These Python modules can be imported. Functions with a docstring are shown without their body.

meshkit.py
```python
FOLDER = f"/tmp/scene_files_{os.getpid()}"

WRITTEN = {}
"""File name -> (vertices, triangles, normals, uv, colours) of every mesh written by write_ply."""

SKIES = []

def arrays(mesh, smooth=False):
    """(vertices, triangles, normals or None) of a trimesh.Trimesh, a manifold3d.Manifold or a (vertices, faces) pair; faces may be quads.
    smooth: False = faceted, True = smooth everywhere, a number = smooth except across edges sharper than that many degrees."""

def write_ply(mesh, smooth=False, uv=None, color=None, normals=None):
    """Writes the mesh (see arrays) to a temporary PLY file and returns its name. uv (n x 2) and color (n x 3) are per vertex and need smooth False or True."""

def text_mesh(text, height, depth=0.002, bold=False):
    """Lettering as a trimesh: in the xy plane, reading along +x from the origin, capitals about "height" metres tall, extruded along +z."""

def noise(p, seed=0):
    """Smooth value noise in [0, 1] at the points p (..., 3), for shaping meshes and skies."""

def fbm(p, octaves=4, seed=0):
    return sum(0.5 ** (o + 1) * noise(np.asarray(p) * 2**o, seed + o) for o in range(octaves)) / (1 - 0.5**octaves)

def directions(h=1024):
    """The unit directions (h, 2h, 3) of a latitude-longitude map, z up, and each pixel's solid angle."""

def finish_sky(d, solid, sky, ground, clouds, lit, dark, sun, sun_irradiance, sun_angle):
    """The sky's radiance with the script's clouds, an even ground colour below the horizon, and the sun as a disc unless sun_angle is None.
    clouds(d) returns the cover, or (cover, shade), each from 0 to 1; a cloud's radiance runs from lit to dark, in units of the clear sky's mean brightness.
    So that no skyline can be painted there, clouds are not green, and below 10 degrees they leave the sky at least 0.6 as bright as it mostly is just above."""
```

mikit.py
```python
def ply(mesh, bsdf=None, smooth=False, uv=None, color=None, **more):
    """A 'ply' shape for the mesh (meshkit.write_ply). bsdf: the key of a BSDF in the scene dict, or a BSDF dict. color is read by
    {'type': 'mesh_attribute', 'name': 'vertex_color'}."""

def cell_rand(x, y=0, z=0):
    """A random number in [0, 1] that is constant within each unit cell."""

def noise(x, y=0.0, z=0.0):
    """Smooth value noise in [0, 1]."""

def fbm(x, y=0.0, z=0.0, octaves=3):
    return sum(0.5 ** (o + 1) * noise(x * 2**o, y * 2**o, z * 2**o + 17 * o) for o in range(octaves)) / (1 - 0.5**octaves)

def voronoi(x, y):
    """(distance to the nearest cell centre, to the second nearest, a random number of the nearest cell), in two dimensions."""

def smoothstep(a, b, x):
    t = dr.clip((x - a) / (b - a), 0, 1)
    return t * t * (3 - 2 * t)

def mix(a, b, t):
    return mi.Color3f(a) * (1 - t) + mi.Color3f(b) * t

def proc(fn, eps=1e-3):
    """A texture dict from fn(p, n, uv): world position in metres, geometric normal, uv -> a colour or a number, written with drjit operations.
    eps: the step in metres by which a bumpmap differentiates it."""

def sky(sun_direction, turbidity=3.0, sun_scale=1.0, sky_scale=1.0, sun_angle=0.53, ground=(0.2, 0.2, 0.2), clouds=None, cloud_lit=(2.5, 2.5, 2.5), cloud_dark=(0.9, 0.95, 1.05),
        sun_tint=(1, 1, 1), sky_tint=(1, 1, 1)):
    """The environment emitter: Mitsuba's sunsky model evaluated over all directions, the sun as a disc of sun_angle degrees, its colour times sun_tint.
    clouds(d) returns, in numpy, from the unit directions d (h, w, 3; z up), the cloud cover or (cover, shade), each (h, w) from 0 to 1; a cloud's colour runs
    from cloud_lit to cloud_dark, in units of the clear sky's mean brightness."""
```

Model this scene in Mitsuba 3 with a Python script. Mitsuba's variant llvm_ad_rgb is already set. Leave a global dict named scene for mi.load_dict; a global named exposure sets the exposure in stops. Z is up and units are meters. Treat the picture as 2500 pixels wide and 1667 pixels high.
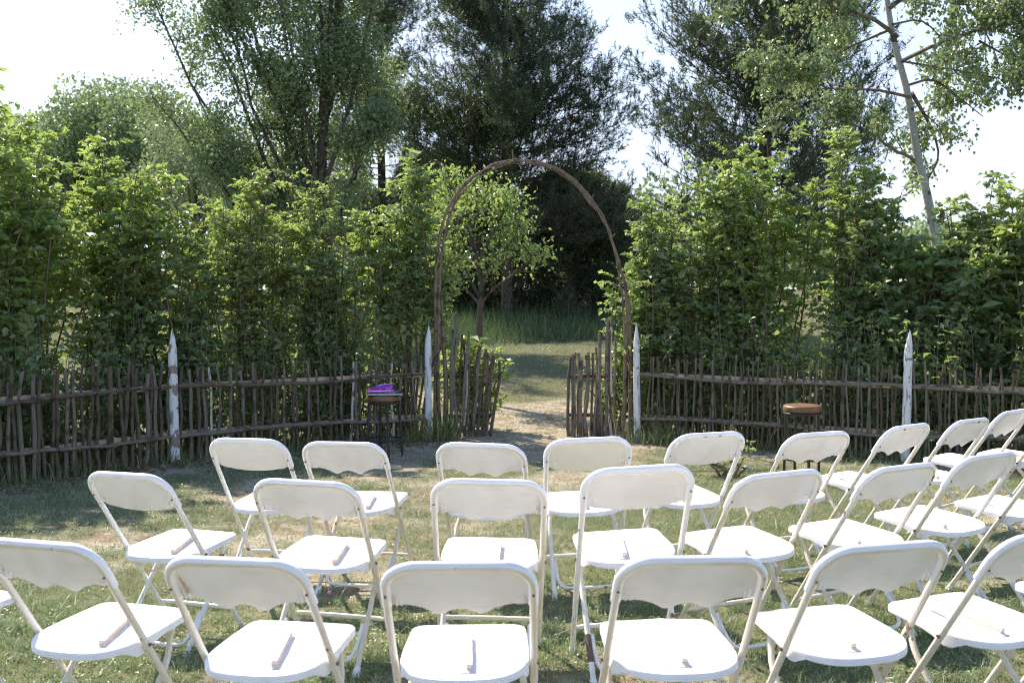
import math
import numpy as np, trimesh, drjit as dr, mitsuba as mi, mikit, meshkit
from mikit import noise, fbm, smoothstep, mix, proc
T = mi.ScalarTransform4f
scene, labels = {}, {}

# ------------------------------------------------------------------ camera, sky, exposure
CAM_Z, PITCH, FPX = 1.5175, 0.0485, 2625.2          # eye height, downward pitch, focal length in pixels of a 2500 px wide frame
scene['camera'] = {
    'type': 'thinlens', 'fov': math.degrees(2 * math.atan(1250 / FPX)), 'fov_axis': 'x',
    'aperture_radius': 0.0045, 'focus_distance': 6.3, 'near_clip': 0.05, 'far_clip': 2000.0,
    'to_world': T().look_at(origin=[0, 0, CAM_Z], target=[0, math.cos(PITCH), CAM_Z - math.sin(PITCH)], up=[0, 0, 1])}
SUN = np.array([-0.55, 0.66, 0.90])
scene['sky'] = mikit.sky(SUN.tolist(), turbidity=4, sun_tint=(0.93, 1.0, 1.13), sky_tint=(1.0, 0.99, 1.02), clouds=lambda d: 0.5 * np.clip(1 - d[..., 2] / 0.55, 0, 1) ** 0.8, cloud_lit=(1.75, 1.82, 1.95))
exposure = 2.85

# ------------------------------------------------------------------ small helpers
used = {}


def numbered(name, parent=None):
    base = (parent + '__' if parent else '') + name
    n = used.get(base, 0)
    used[base] = n + 1
    return base if n == 0 else f'{base}_{n:03d}'


def thing(name, label, cat, group=None, kind=None):
    key = numbered(name)
    labels[key] = {'label': label, 'category': cat}
    if group:
        labels[key]['group'] = group
    return key


def part(name, parent, shape, to_world=None, label=None, kind=None):
    key = numbered(name, parent)
    s = dict(shape)
    if to_world is not None:
        s['to_world'] = to_world
    scene[key] = s
    if label or kind:
        labels[key] = {k: v for k, v in (('label', label), ('kind', kind)) if v}
    return key


def single(key, shape, label, cat, group=None, to_world=None):
    s = dict(shape)
    if to_world is not None:
        s['to_world'] = to_world
    scene[key] = s
    labels[key] = {'label': label, 'category': cat}
    if group:
        labels[key]['group'] = group


def norm(v):
    v = np.asarray(v, float)
    return v / (np.linalg.norm(v, axis=-1, keepdims=True) + 1e-12)


def tube(path, radius, sides=8, cap=True):
    """A swept tube (vertices, triangles) along a polyline."""
    p = np.asarray(path, float)
    n = len(p)
    r = np.broadcast_to(np.asarray(radius, float), (n,))
    t = norm(np.gradient(p, axis=0))
    a = np.zeros((n, 3))
    ref = np.array([0, 0, 1.0]) if abs(t[0, 2]) < 0.9 else np.array([1.0, 0, 0])
    a[0] = norm(np.cross(t[0], ref))
    for i in range(1, n):
        v = a[i - 1] - t[i] * np.dot(a[i - 1], t[i])
        a[i] = norm(v)
    b = np.cross(t, a)
    ang = np.arange(sides) * 2 * np.pi / sides
    v = p[:, None] + r[:, None, None] * (np.cos(ang)[None, :, None] * a[:, None] + np.sin(ang)[None, :, None] * b[:, None])
    V = v.reshape(-1, 3)
    i, j = np.meshgrid(np.arange(n - 1), np.arange(sides), indexing='ij')
    q = np.stack([i * sides + j, i * sides + (j + 1) % sides, (i + 1) * sides + (j + 1) % sides, (i + 1) * sides + j], -1).reshape(-1, 4)
    F = np.vstack([q[:, [0, 1, 2]], q[:, [0, 2, 3]]])
    if cap:
        k = np.arange(sides)
        F = np.vstack([F, np.stack([np.full(sides, n * sides), (k + 1) % sides, k], 1),
                       np.stack([np.full(sides, n * sides + 1), (n - 1) * sides + k, (n - 1) * sides + (k + 1) % sides], 1)])
        V = np.vstack([V, p[:1], p[-1:]])
    return V, F


def join(ms):
    V, F, o = [], [], 0
    for v, f in ms:
        V.append(v)
        F.append(np.asarray(f) + o)
        o += len(v)
    return np.vstack(V), np.vstack(F)


def box(cx, cy, cz, sx, sy, sz):
    m = trimesh.creation.box((sx, sy, sz))
    return np.array(m.vertices) + [cx, cy, cz], np.array(m.faces)


def smooth_path(pts, n):
    """Catmull-Rom through the points."""
    p = np.asarray(pts, float)
    p = np.vstack([2 * p[0] - p[1], p, 2 * p[-1] - p[-2]])
    out = []
    m = len(p) - 3
    for u in np.linspace(0, m - 1e-9, n):
        i = int(u)
        t = u - i
        a, b, c, d = p[i:i + 4]
        out.append(0.5 * ((2 * b) + (c - a) * t + (2 * a - 5 * b + 4 * c - d) * t * t + (3 * b - a - 3 * c + d) * t ** 3))
    return np.array(out)


def P2(u, v, y):
    """The point of the vertical plane at distance y that lies behind a point (u, v) measured in the photograph: used only to take sizes from it."""
    a, b = (u - 1250) / FPX, -(v - 833.5) / FPX
    c, s = math.cos(PITCH), math.sin(PITCH)
    r = np.array([a, c + b * s, b * c - s])
    return np.array([0, 0, CAM_Z]) + r * (y / r[1])


# ------------------------------------------------------------------ chairs: where they stand (x, y, yaw, ground rise, roll, model, fan)
CH = {
    'A0': (-1.976, 3.633, -0.42, 0.0, 0.0, 1), 'A1': (-1.301, 3.441, -0.325, -0.009, 0.016, 1), 'A2': (-0.704, 3.249, -0.209, -0.008, 0.02, 1),
    'A3': (-0.134, 3.228, -0.012, -0.011, 0.015, 1), 'A4': (0.477, 3.255, 0.087, -0.004, -0.005, 1), 'A5': (1.016, 3.364, 0.251, 0.005, 0.01, 1),
    'A6': (1.525, 3.538, 0.414, -0.006, 0.002, 1), 'A7': (2.076, 3.787, 0.5, 0.0, 0.0, 1),
    'B1': (-1.467, 4.711, -0.345, -0.04, 0.013, 2), 'B2': (-0.749, 4.372, -0.193, 0.008, -0.016, 1), 'B3': (-0.096, 4.251, -0.012, 0.032, -0.02, 1),
    'B4': (0.461, 4.183, 0.1, 0.03, 0.045, 3), 'B5': (0.978, 4.545, 0.384, 0.008, 0.025, 1), 'B6': (1.494, 4.732, 0.503, 0.001, 0.005, 1),
    'B7': (1.987, 5.04, 0.531, 0.001, 0.014, 1), 'B8': (2.484, 5.323, 0.6, 0.0, 0.0, 1),
    'C1': (-1.239, 5.587, -0.19, -0.017, 0.002, 2), 'C2': (-0.755, 5.507, -0.206, -0.006, 0.018, 1), 'C3': (-0.116, 5.348, -0.15, 0.008, -0.013, 1),
    'C4': (0.373, 5.391, 0.05, 0.013, 0.038, 2), 'C5': (0.884, 5.63, 0.313, 0.003, 0.01, 2), 'C6': (1.456, 5.788, 0.435, -0.001, -0.005, 1),
    'C7': (1.977, 6.059, 0.643, -0.001, -0.001, 1), 'C8': (2.416, 6.316, 0.672, -0.002, -0.015, 1), 'C9': (2.868, 6.757, 0.70, 0.0, 0.0, 1),
    'C10': (3.29, 6.95, 0.751, 0.0, 0.0, 1)}
FANS = {'A1': (.095, .015), 'A2': (.051, -.007), 'A3': (.018, .006), 'A4': (.012, .0), 'A5': (-.018, .0), 'A6': (-.026, -.02), 'B1': (.08, .003), 'B2': (.07, .03),
        'B3': (.03, .036), 'B4': (-.03, .0), 'B5': (-.07, -.04), 'B6': (-.09, .0), 'B7': (-.095, .02), 'B8': (-.08, .01), 'C2': (.07, .02), 'C3': (.05, .03),
        'C4': (.0, .0), 'C5': (-.05, -.02), 'C7': (-.06, .0), 'C8': (-.08, .0), 'C10': (-.05, .0)}
BUMPS = np.array([(c[0], c[1], c[3]) for c in CH.values() if abs(c[3]) > 1e-4])


def ground_z(x, y):
    x, y = np.asarray(x, float), np.asarray(y, float)
    z = 0.012 * (meshkit.fbm(np.stack([x * 0.9, y * 0.9, 0 * x], -1), 2, 3) - 0.5)
    near = np.exp(-(((x - 0.3) / 2.6) ** 4 + ((y - 4.6) / 2.2) ** 4))
    z = z * (1 - near)
    for bx, by, bz in BUMPS:
        z = z + bz * np.exp(-((x - bx) ** 2 + (y - by) ** 2) / (2 * 0.24 ** 2))
    z = z + 0.95 * np.tanh(0.052 * np.maximum(y - 12.0, 0) ** 1.0 / 0.95)            # the lawn climbs gently beyond the gate
    return z


def dryness(x, y):
    """0 = green turf, 1 = straw and bare soil; drjit numbers."""
    n = fbm(x * 1.15 + 5.3, y * 1.15 + 1.7, 0.3, 3)
    f = fbm(x * 6.0 + 2.1, y * 6.0, 0.7, 2)
    centre = dr.exp(-(dr.square((x + 0.35) / 1.25) + dr.square((y - 5.7) / 1.5)))
    path = dr.exp(-dr.square((x - 0.2) / 0.85)) * smoothstep(9.2, 10.2, y) * (1 - smoothstep(12.6, 14.2, y))
    right = smoothstep(0.9, 1.8, x) * (1 - smoothstep(6.0, 8.0, y))
    far = smoothstep(15, 20, y)
    return dr.clip(smoothstep(0.42, 0.66, n * 0.72 + f * 0.28 + 0.07 * centre + 0.42 * path - 0.12 * right - 0.16 * far - 0.03), 0, 1)


def dry_np(x, y):
    return np.array(dryness(mi.Float(np.asarray(x, np.float32)), mi.Float(np.asarray(y, np.float32))))


# ------------------------------------------------------------------ materials
def ground_color(p, n, uv):
    d = dryness(p.x, p.y)
    f = fbm(p.x * 38, p.y * 60, 0.2, 3)
    g = fbm(p.x * 9, p.y * 9, 4.2, 3)
    green = mix((0.085, 0.095, 0.05), (0.20, 0.20, 0.115), f)
    straw = mix((0.23, 0.195, 0.15), (0.56, 0.50, 0.40), f)
    soil = mix((0.25, 0.185, 0.13), (0.36, 0.28, 0.20), f)
    dryc = mix(straw, soil, smoothstep(0.5, 0.62, g))
    return mix(green, dryc, d * 0.82 + 0.05)


scene['mat_ground'] = {'type': 'bumpmap', 'arbitrary': proc(lambda p, n, uv: 0.012 * fbm(p.x * 45, p.y * 45, 0.0, 3), 2e-3), 'scale': 1.0,
                       'bsdf': {'type': 'diffuse', 'reflectance': proc(ground_color)}}
VC = {'type': 'mesh_attribute', 'name': 'vertex_color'}


def leafy(key, through=(0.29, 0.395, 0.095), diff_trans=1.2, rough=0.33, eta=1.0):
    # half a glossy opaque leaf, half light passing through it
    scene[key] = {'type': 'blendbsdf', 'weight': diff_trans / 2,
                  'glossy': {'type': 'twosided', 'bsdf': {'type': 'principled', 'base_color': VC, 'roughness': rough, 'specular': eta}},
                  'through': {'type': 'principledthin', 'base_color': {'type': 'rgb', 'value': list(through)}, 'roughness': 0.6, 'diff_trans': 2.0, 'spec_trans': 0.0}}


leafy('mat_leaf')
leafy('mat_leaf_tree', (0.185, 0.25, 0.095), 1.1)
leafy('mat_needle', (0.10, 0.145, 0.055), 0.5, 0.5, 0.35)
leafy('mat_grass', (0.25, 0.33, 0.14), 0.7, 0.45, 0.6)
leafy('mat_tall_grass', (0.10, 0.16, 0.06), 0.7, 0.5, 0.4)


def rust_spots(p, lo, hi, s):
    return smoothstep(lo, hi, fbm(p.x * s, p.y * s, p.z * s, 3))


scene['mat_plastic'] = {'type': 'principled', 'roughness': 0.42, 'specular': 0.45, 'base_color': proc(
    lambda p, n, uv: mix((0.83, 0.825, 0.835), (0.76, 0.745, 0.74), 0.5 * smoothstep(0.5, 0.75, fbm(p.x * 14, p.y * 14, p.z * 14, 3))))}


def panel_color(p, n, uv):
    # uv: across the panel, up the panel; stains sit in the lower corners where water gathers
    c = mix((0.83, 0.805, 0.785), (0.77, 0.735, 0.70), smoothstep(0.42, 0.7, fbm(p.x * 9, p.y * 9, p.z * 5, 3)))
    e = dr.abs(uv.x - 0.5) * 2
    low = smoothstep(0.84, 0.96, e) * smoothstep(0.62, 0.1, uv.y) * smoothstep(0.42, 0.62, fbm(p.x * 30, p.y * 30, p.z * 8, 3))
    c = mix(c, (0.42, 0.30, 0.19), low * 0.5)
    scuff = smoothstep(0.70, 0.74, fbm(p.x * 20, p.y * 20, p.z * 90, 2))
    return mix(c, (0.6, 0.56, 0.5), scuff * 0.2)


scene['mat_panel'] = {'type': 'principled', 'roughness': 0.42, 'specular': 0.45, 'base_color': proc(panel_color)}


def tube_color(p, n, uv):
    c = mix((0.75, 0.71, 0.63), (0.68, 0.62, 0.51), smoothstep(0.35, 0.65, fbm(p.x * 5, p.y * 5, p.z * 3, 3)))
    return mix(c, (0.22, 0.12, 0.07), smoothstep(0.745, 0.80, fbm(p.x * 26, p.y * 26, p.z * 17, 3)))


scene['mat_tube'] = {'type': 'principled', 'roughness': 0.33, 'specular': 0.5, 'base_color': proc(tube_color)}
scene['mat_tube_white'] = {'type': 'principled', 'roughness': 0.33, 'specular': 0.5, 'base_color': proc(
    lambda p, n, uv: mix((0.80, 0.79, 0.76), (0.24, 0.13, 0.08), rust_spots(p, 0.74, 0.79, 24)))}
def ivory(p, n, uv):
    return mix((0.84, 0.81, 0.72), (0.78, 0.74, 0.64), fbm(p.x * 9, p.y * 9, p.z * 5, 3))


scene['mat_panel_ivory'] = {'type': 'principled', 'roughness': 0.4, 'specular': 0.5, 'base_color': proc(ivory)}
scene['mat_rust'] = {'type': 'principled', 'roughness': 0.7, 'base_color': {'type': 'rgb', 'value': [0.13, 0.075, 0.05]}}
scene['mat_rust_tape'] = {'type': 'principled', 'roughness': 0.8, 'base_color': proc(lambda p, n, uv: mix((0.10, 0.055, 0.045), (0.2, 0.13, 0.11), fbm(p.x * 60, p.y * 60, p.z * 60, 2)))}
scene['mat_stain'] = {'type': 'diffuse', 'reflectance': proc(lambda p, n, uv: mix((0.62, 0.33, 0.08), (0.78, 0.62, 0.42), fbm(p.x * 50, p.y * 50, p.z * 50, 2)))}


def wood_strip(p, n, uv):
    g = fbm(uv.x * 3, uv.y * 70, 0.1, 3)
    return mix((0.66, 0.50, 0.38), (0.80, 0.67, 0.53), g)


scene['mat_fan'] = {'type': 'principled', 'roughness': 0.6, 'specular': 0.3, 'base_color': proc(lambda p, n, uv: mix((0.76, 0.66, 0.565), (0.86, 0.78, 0.70), fbm(p.x * 40, p.y * 40, p.z * 300, 2)))}
scene['mat_fan_edge'] = {'type': 'principled', 'roughness': 0.6, 'specular': 0.3, 'base_color': {'type': 'rgb', 'value': [0.56, 0.42, 0.32]}}
scene['mat_paper'] = {'type': 'twosided', 'bsdf': {'type': 'diffuse', 'reflectance': {'type': 'rgb', 'value': [0.82, 0.82, 0.82]}}}


def bark(key, a, b, c, sx=30, sz=9, bump=0.003):
    def col(p, n, uv):
        f = fbm(p.x * sx, p.y * sx, p.z * sz, 3)
        k = smoothstep(0.58, 0.68, fbm(p.x * 17 + 3, p.y * 17, p.z * 11, 2))
        return mix(mix(a, b, f), c, k)
    scene[key] = {'type': 'bumpmap', 'arbitrary': proc(lambda p, n, uv: bump * fbm(p.x * sx * 2, p.y * sx * 2, p.z * sz * 1.6, 3), 1e-3), 'scale': 1.0,
                  'bsdf': {'type': 'principled', 'roughness': 0.75, 'specular': 0.3, 'base_color': proc(col)}}


bark('mat_picket_brown', (0.08, 0.062, 0.043), (0.165, 0.13, 0.088), (0.07, 0.05, 0.04))
bark('mat_picket_grey', (0.13, 0.113, 0.088), (0.23, 0.20, 0.155), (0.10, 0.085, 0.07))
bark('mat_picket_pale', (0.42, 0.39, 0.33), (0.55, 0.52, 0.45), (0.14, 0.12, 0.10))
bark('mat_cut_wood', (0.40, 0.29, 0.19), (0.55, 0.43, 0.30), (0.28, 0.2, 0.14), 12, 12)
bark('mat_arch', (0.13, 0.095, 0.065), (0.27, 0.205, 0.14), (0.10, 0.075, 0.055), 45, 20, 0.004)
bark('mat_trunk', (0.06, 0.05, 0.04), (0.13, 0.105, 0.08), (0.03, 0.025, 0.02), 14, 4, 0.02)
bark('mat_twig', (0.11, 0.085, 0.06), (0.2, 0.16, 0.12), (0.07, 0.055, 0.045))


def aspen_color(p, n, uv):
    c = mix((0.25, 0.25, 0.22), (0.38, 0.375, 0.33), fbm(p.x * 9, p.y * 9, p.z * 2, 3))
    rings = smoothstep(0.60, 0.72, fbm(p.x * 4, p.y * 4, p.z * 26, 3))
    eye = smoothstep(0.70, 0.78, fbm(p.x * 7 + 9, p.y * 7, p.z * 6, 2))
    return mix(mix(c, (0.26, 0.24, 0.20), rings * 0.6), (0.05, 0.045, 0.04), eye)


scene['mat_aspen'] = {'type': 'principled', 'roughness': 0.7, 'base_color': proc(aspen_color)}


def post_paint(lo, hi):
    def f(p, n, uv):
        paint = mix((0.74, 0.75, 0.76), (0.64, 0.64, 0.63), fbm(p.x * 20, p.y * 20, p.z * 3, 3))
        wood = mix((0.17, 0.14, 0.12), (0.30, 0.26, 0.22), fbm(p.x * 60, p.y * 60, p.z * 6, 3))
        crack = smoothstep(0.66, 0.70, fbm(p.x * 70, p.y * 70, p.z * 5, 2)) * 0.8
        k = dr.maximum(smoothstep(lo, hi, fbm(p.x * 21, p.y * 21, p.z * 11, 3)), crack)
        return mix(paint, wood, k)
    return f


scene['mat_post_peeling'] = {'type': 'principled', 'roughness': 0.7, 'base_color': proc(post_paint(0.555, 0.585))}
scene['mat_post'] = {'type': 'principled', 'roughness': 0.65, 'base_color': proc(post_paint(0.66, 0.69))}


def seat_wood(p, n, uv):
    r = dr.sqrt(dr.square(p.x * 3.0) + dr.square(p.y * 14))
    g = fbm(p.x * 12, p.y * 90, p.z * 30, 3)
    return mix(mix((0.12, 0.06, 0.03), (0.22, 0.12, 0.06), g), (0.12, 0.06, 0.03), smoothstep(0.55, 0.75, noise(r * 2.2, p.z * 9)) * 0.5)


scene['mat_stool_wood'] = {'type': 'principled', 'roughness': 0.4, 'specular': 0.5, 'base_color': proc(seat_wood)}
scene['mat_black_metal'] = {'type': 'principled', 'roughness': 0.45, 'specular': 0.5, 'base_color': proc(lambda p, n, uv: mix((0.012, 0.012, 0.014), (0.03, 0.028, 0.028), fbm(p.x * 40, p.y * 40, p.z * 40, 2)))}
scene['mat_purple'] = {'type': 'twosided', 'bsdf': {'type': 'principled', 'roughness': 0.5, 'specular': 0.4, 'base_color': proc(lambda p, n, uv: mix((0.17, 0.02, 0.32), (0.23, 0.035, 0.40), fbm(p.x * 30, p.y * 30, p.z * 30, 2)))}}
scene['mat_trim'] = {'type': 'principled', 'roughness': 0.6, 'base_color': {'type': 'rgb', 'value': [0.75, 0.72, 0.78]}}
scene['mat_folder'] = {'type': 'principled', 'roughness': 0.35, 'base_color': {'type': 'rgb', 'value': [0.012, 0.013, 0.02]}}
scene['mat_folder_blue'] = {'type': 'principled', 'roughness': 0.35, 'base_color': {'type': 'rgb', 'value': [0.03, 0.045, 0.075]}}
scene['mat_pages'] = {'type': 'diffuse', 'reflectance': {'type': 'rgb', 'value': [0.6, 0.62, 0.64]}}
scene['mat_stone'] = {'type': 'diffuse', 'reflectance': proc(lambda p, n, uv: mix((0.42, 0.38, 0.32), (0.62, 0.58, 0.5), fbm(p.x * 30, p.y * 30, p.z * 30, 3)))}
scene['mat_dead_leaf'] = {'type': 'principledthin', 'base_color': VC, 'roughness': 0.6, 'diff_trans': 0.4, 'eta': 1.4}
scene['mat_clover_pink'] = {'type': 'diffuse', 'reflectance': {'type': 'rgb', 'value': [0.55, 0.22, 0.42]}}

# ------------------------------------------------------------------ ground: one sheet to the horizon
def axis(fine0, fine1, step, reach, grow=1.12):
    a = list(np.arange(fine0, fine1 + 1e-6, step))
    s = step
    while a[-1] < reach[1]:
        s *= grow
        a.append(a[-1] + s)
    s = step
    while a[0] > reach[0]:
        s *= grow
        a.insert(0, a[0] - s)
    return np.array(a)


gx, gy = axis(-4.5, 5.0, 0.08, (-400, 400)), axis(2.0, 12.0, 0.08, (-60, 600))
GX, GY = np.meshgrid(gx, gy, indexing='ij')
GV = np.stack([GX, GY, ground_z(GX, GY)], -1).reshape(-1, 3)
ii, jj = np.meshgrid(np.arange(len(gx) - 1), np.arange(len(gy) - 1), indexing='ij')
m = len(gy)
q = np.stack([ii * m + jj, (ii + 1) * m + jj, (ii + 1) * m + jj + 1, ii * m + jj + 1], -1).reshape(-1, 4)
scene['ground'] = mikit.ply((GV, q), 'mat_ground', smooth=True)
labels['ground'] = {'label': 'garden lawn of patchy green turf, straw and bare soil', 'kind': 'structure'}


# ------------------------------------------------------------------ chairs
def chair_shapes(model):
    wr, S, zr, zt, zp, wavy = {1: (0.207, 0.6658, 0.6857, 0.786, 0.4248, True), 2: (0.1975, 0.699, 0.7055, 0.808, 0.4277, False), 3: (0.1975, 0.655, 0.752, 0.855, 0.474, False)}[model]
    k = wr / 0.207
    qn = math.sqrt(1 + S * S)
    nf = np.array([0, 1, S]) / qn                                     # normal of the frame's plane, forward and up

    def at(x, t, off=0.0):
        x, t, off = np.broadcast_arrays(np.asarray(x, float), np.asarray(t, float), np.asarray(off, float))
        return np.stack([x, 0.2 - S * t / qn, t / qn], -1) + off[..., None] * nf

    Tt, rc = (zt - 0.013) * qn, 0.088
    wf = wr * 0.987
    a = np.linspace(0, np.pi / 2, 9)
    arc = np.stack([-wr + rc - rc * np.cos(a), Tt - rc + rc * np.sin(a)], 1)
    half = np.vstack([[[-wf, 0.012]], [[-wr * 0.995, 0.3 * qn]], [[-wr, (zt - 0.2) * qn]], arc])
    full = np.vstack([half, (half * [-1, 1])[::-1]])
    mt_ = 'mat_tube' if wavy else 'mat_tube_white'
    out = {'frame': mikit.ply(tube(at(full[:, 0], full[:, 1]), 0.0113, 12), mt_, smooth=50)}
    te = (zr - 0.043) * qn
    sh = np.vstack([[[-wr, te]], [[-wr, te + 0.02]], arc])
    sh = np.vstack([sh, (sh * [-1, 1])[::-1]])
    shell = tube(at(sh[:, 0], sh[:, 1], 0.0042), 0.0148, 14)
    # the recessed back panel: a curved plate with a wavy or a sagging lower edge
    nx, nt = 49, 9
    x = np.linspace(-1, 1, nx)
    ax = np.abs(x)
    if wavy:
        low = (zr - 0.042) - 0.022 * np.exp(-((ax - 0.30) / 0.16) ** 2) - 0.006 * np.exp(-(ax / 0.5) ** 2) + 0.004 * np.exp(-((ax - 0.72) / 0.12) ** 2)
    else:
        low = (zr - 0.040) - 0.028 * (1 - ax ** 2) ** 0.8 - 0.004 * np.exp(-((ax - 0.8) / 0.08) ** 2)
    X = x * (wr - 0.004)
    top = np.where(np.abs(X) < wr - rc, Tt, Tt - rc + np.sqrt(np.maximum(rc ** 2 - (np.abs(X) - wr + rc) ** 2, 0)))
    lt = low * qn
    s = np.linspace(0, 1, nt)
    TT = lt[:, None] + (np.maximum(top, lt + 0.004) - lt)[:, None] * s[None]
    XX = np.broadcast_to(X[:, None], TT.shape)
    off = 0.009 - 0.017 * (1 - (x[:, None] ** 2) ** 1.3) * (0.55 + 0.45 * np.sin(np.pi * np.clip(s[None] * 0.9 + 0.05, 0, 1))) - 0.004 * np.exp(-((s[None]) / 0.07) ** 2)
    th = 0.0045
    Fv, Bv = at(XX, TT, off + th), at(XX, TT, off)
    V = np.vstack([Fv.reshape(-1, 3), Bv.reshape(-1, 3)])
    UV = np.tile(np.stack([np.broadcast_to((x[:, None] + 1) / 2, TT.shape), np.broadcast_to(s[None], TT.shape)], -1).reshape(-1, 2), (2, 1))
    i, j = np.meshgrid(np.arange(nx - 1), np.arange(nt - 1), indexing='ij')
    g = np.stack([i * nt + j, (i + 1) * nt + j, (i + 1) * nt + j + 1, i * nt + j + 1], -1).reshape(-1, 4)
    N = nx * nt
    rim = np.concatenate([np.arange(nx) * nt, (nx - 1) * nt + np.arange(1, nt), (np.arange(nx - 1)[::-1]) * nt + nt - 1, np.arange(1, nt - 1)[::-1]])
    rn = np.roll(rim, -1)
    F = np.vstack([g[:, ::-1], g + N, np.stack([rim, rn, rn + N, rim + N], 1)])
    out['panel'] = mikit.ply((V, np.vstack([F[:, [0, 1, 2]], F[:, [0, 2, 3]]])), 'mat_panel', smooth=True, uv=UV)
    ribs = []
    for sx in (-1, 1):
        for dx, hh in ((0.028, 0.030), (0.042, 0.022)):
            c = at(sx * (wr - dx), te + hh / 2 + 0.004, 0.002)
            b = trimesh.creation.box((0.003, 0.012, hh))
            R = np.array([[1, 0, 0], [0, 1 / qn, -S / qn], [0, S / qn, 1 / qn]])
            ribs.append((np.array(b.vertices) @ R.T + c, np.array(b.faces)))
    out['shell'] = mikit.ply(join([shell] + ribs), 'mat_plastic', smooth=50)
    # seat: dished top, rounded lip, skirt that drops at the hinge flanges
    w0 = 0.193 * k
    h = [(0.0, 0.205), (0.07 * k, 0.2055), (0.125 * k, 0.203)]
    for b in np.linspace(0, np.pi / 2, 7):
        h.append((0.139 * k + 0.045 * math.sin(b), 0.159 + 0.044 * math.cos(b)))
    h += [(w0 - 0.004, 0.08), (w0 - 0.001, 0.02)]
    for b in np.linspace(0, np.pi / 2, 13):
        h.append((w0 * max(math.cos(b), 0) ** (2 / 2.7), -0.035 - 0.19 * math.sin(b) ** (2 / 2.7)))
    h = np.array(h)
    O = np.vstack([h, (h[1:-1] * [-1, 1])[::-1]])
    n = len(O)
    zs = lambda p: zp + 0.0165 + 0.052 * p[:, 1] - 0.05 * np.clip(-0.13 - p[:, 1], 0, 1)

    def ring(sc, dz):
        p = (O - [0, -0.01]) * sc + [0, -0.01]
        return np.column_stack([p, zs(p) + dz])
    flange = np.exp(-((O[:, 1] + 0.085) / 0.05) ** 4) * np.clip((np.abs(O[:, 0]) / w0 - 0.8) * 6, 0, 1)
    depth = 0.021 + 0.026 * flange
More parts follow.
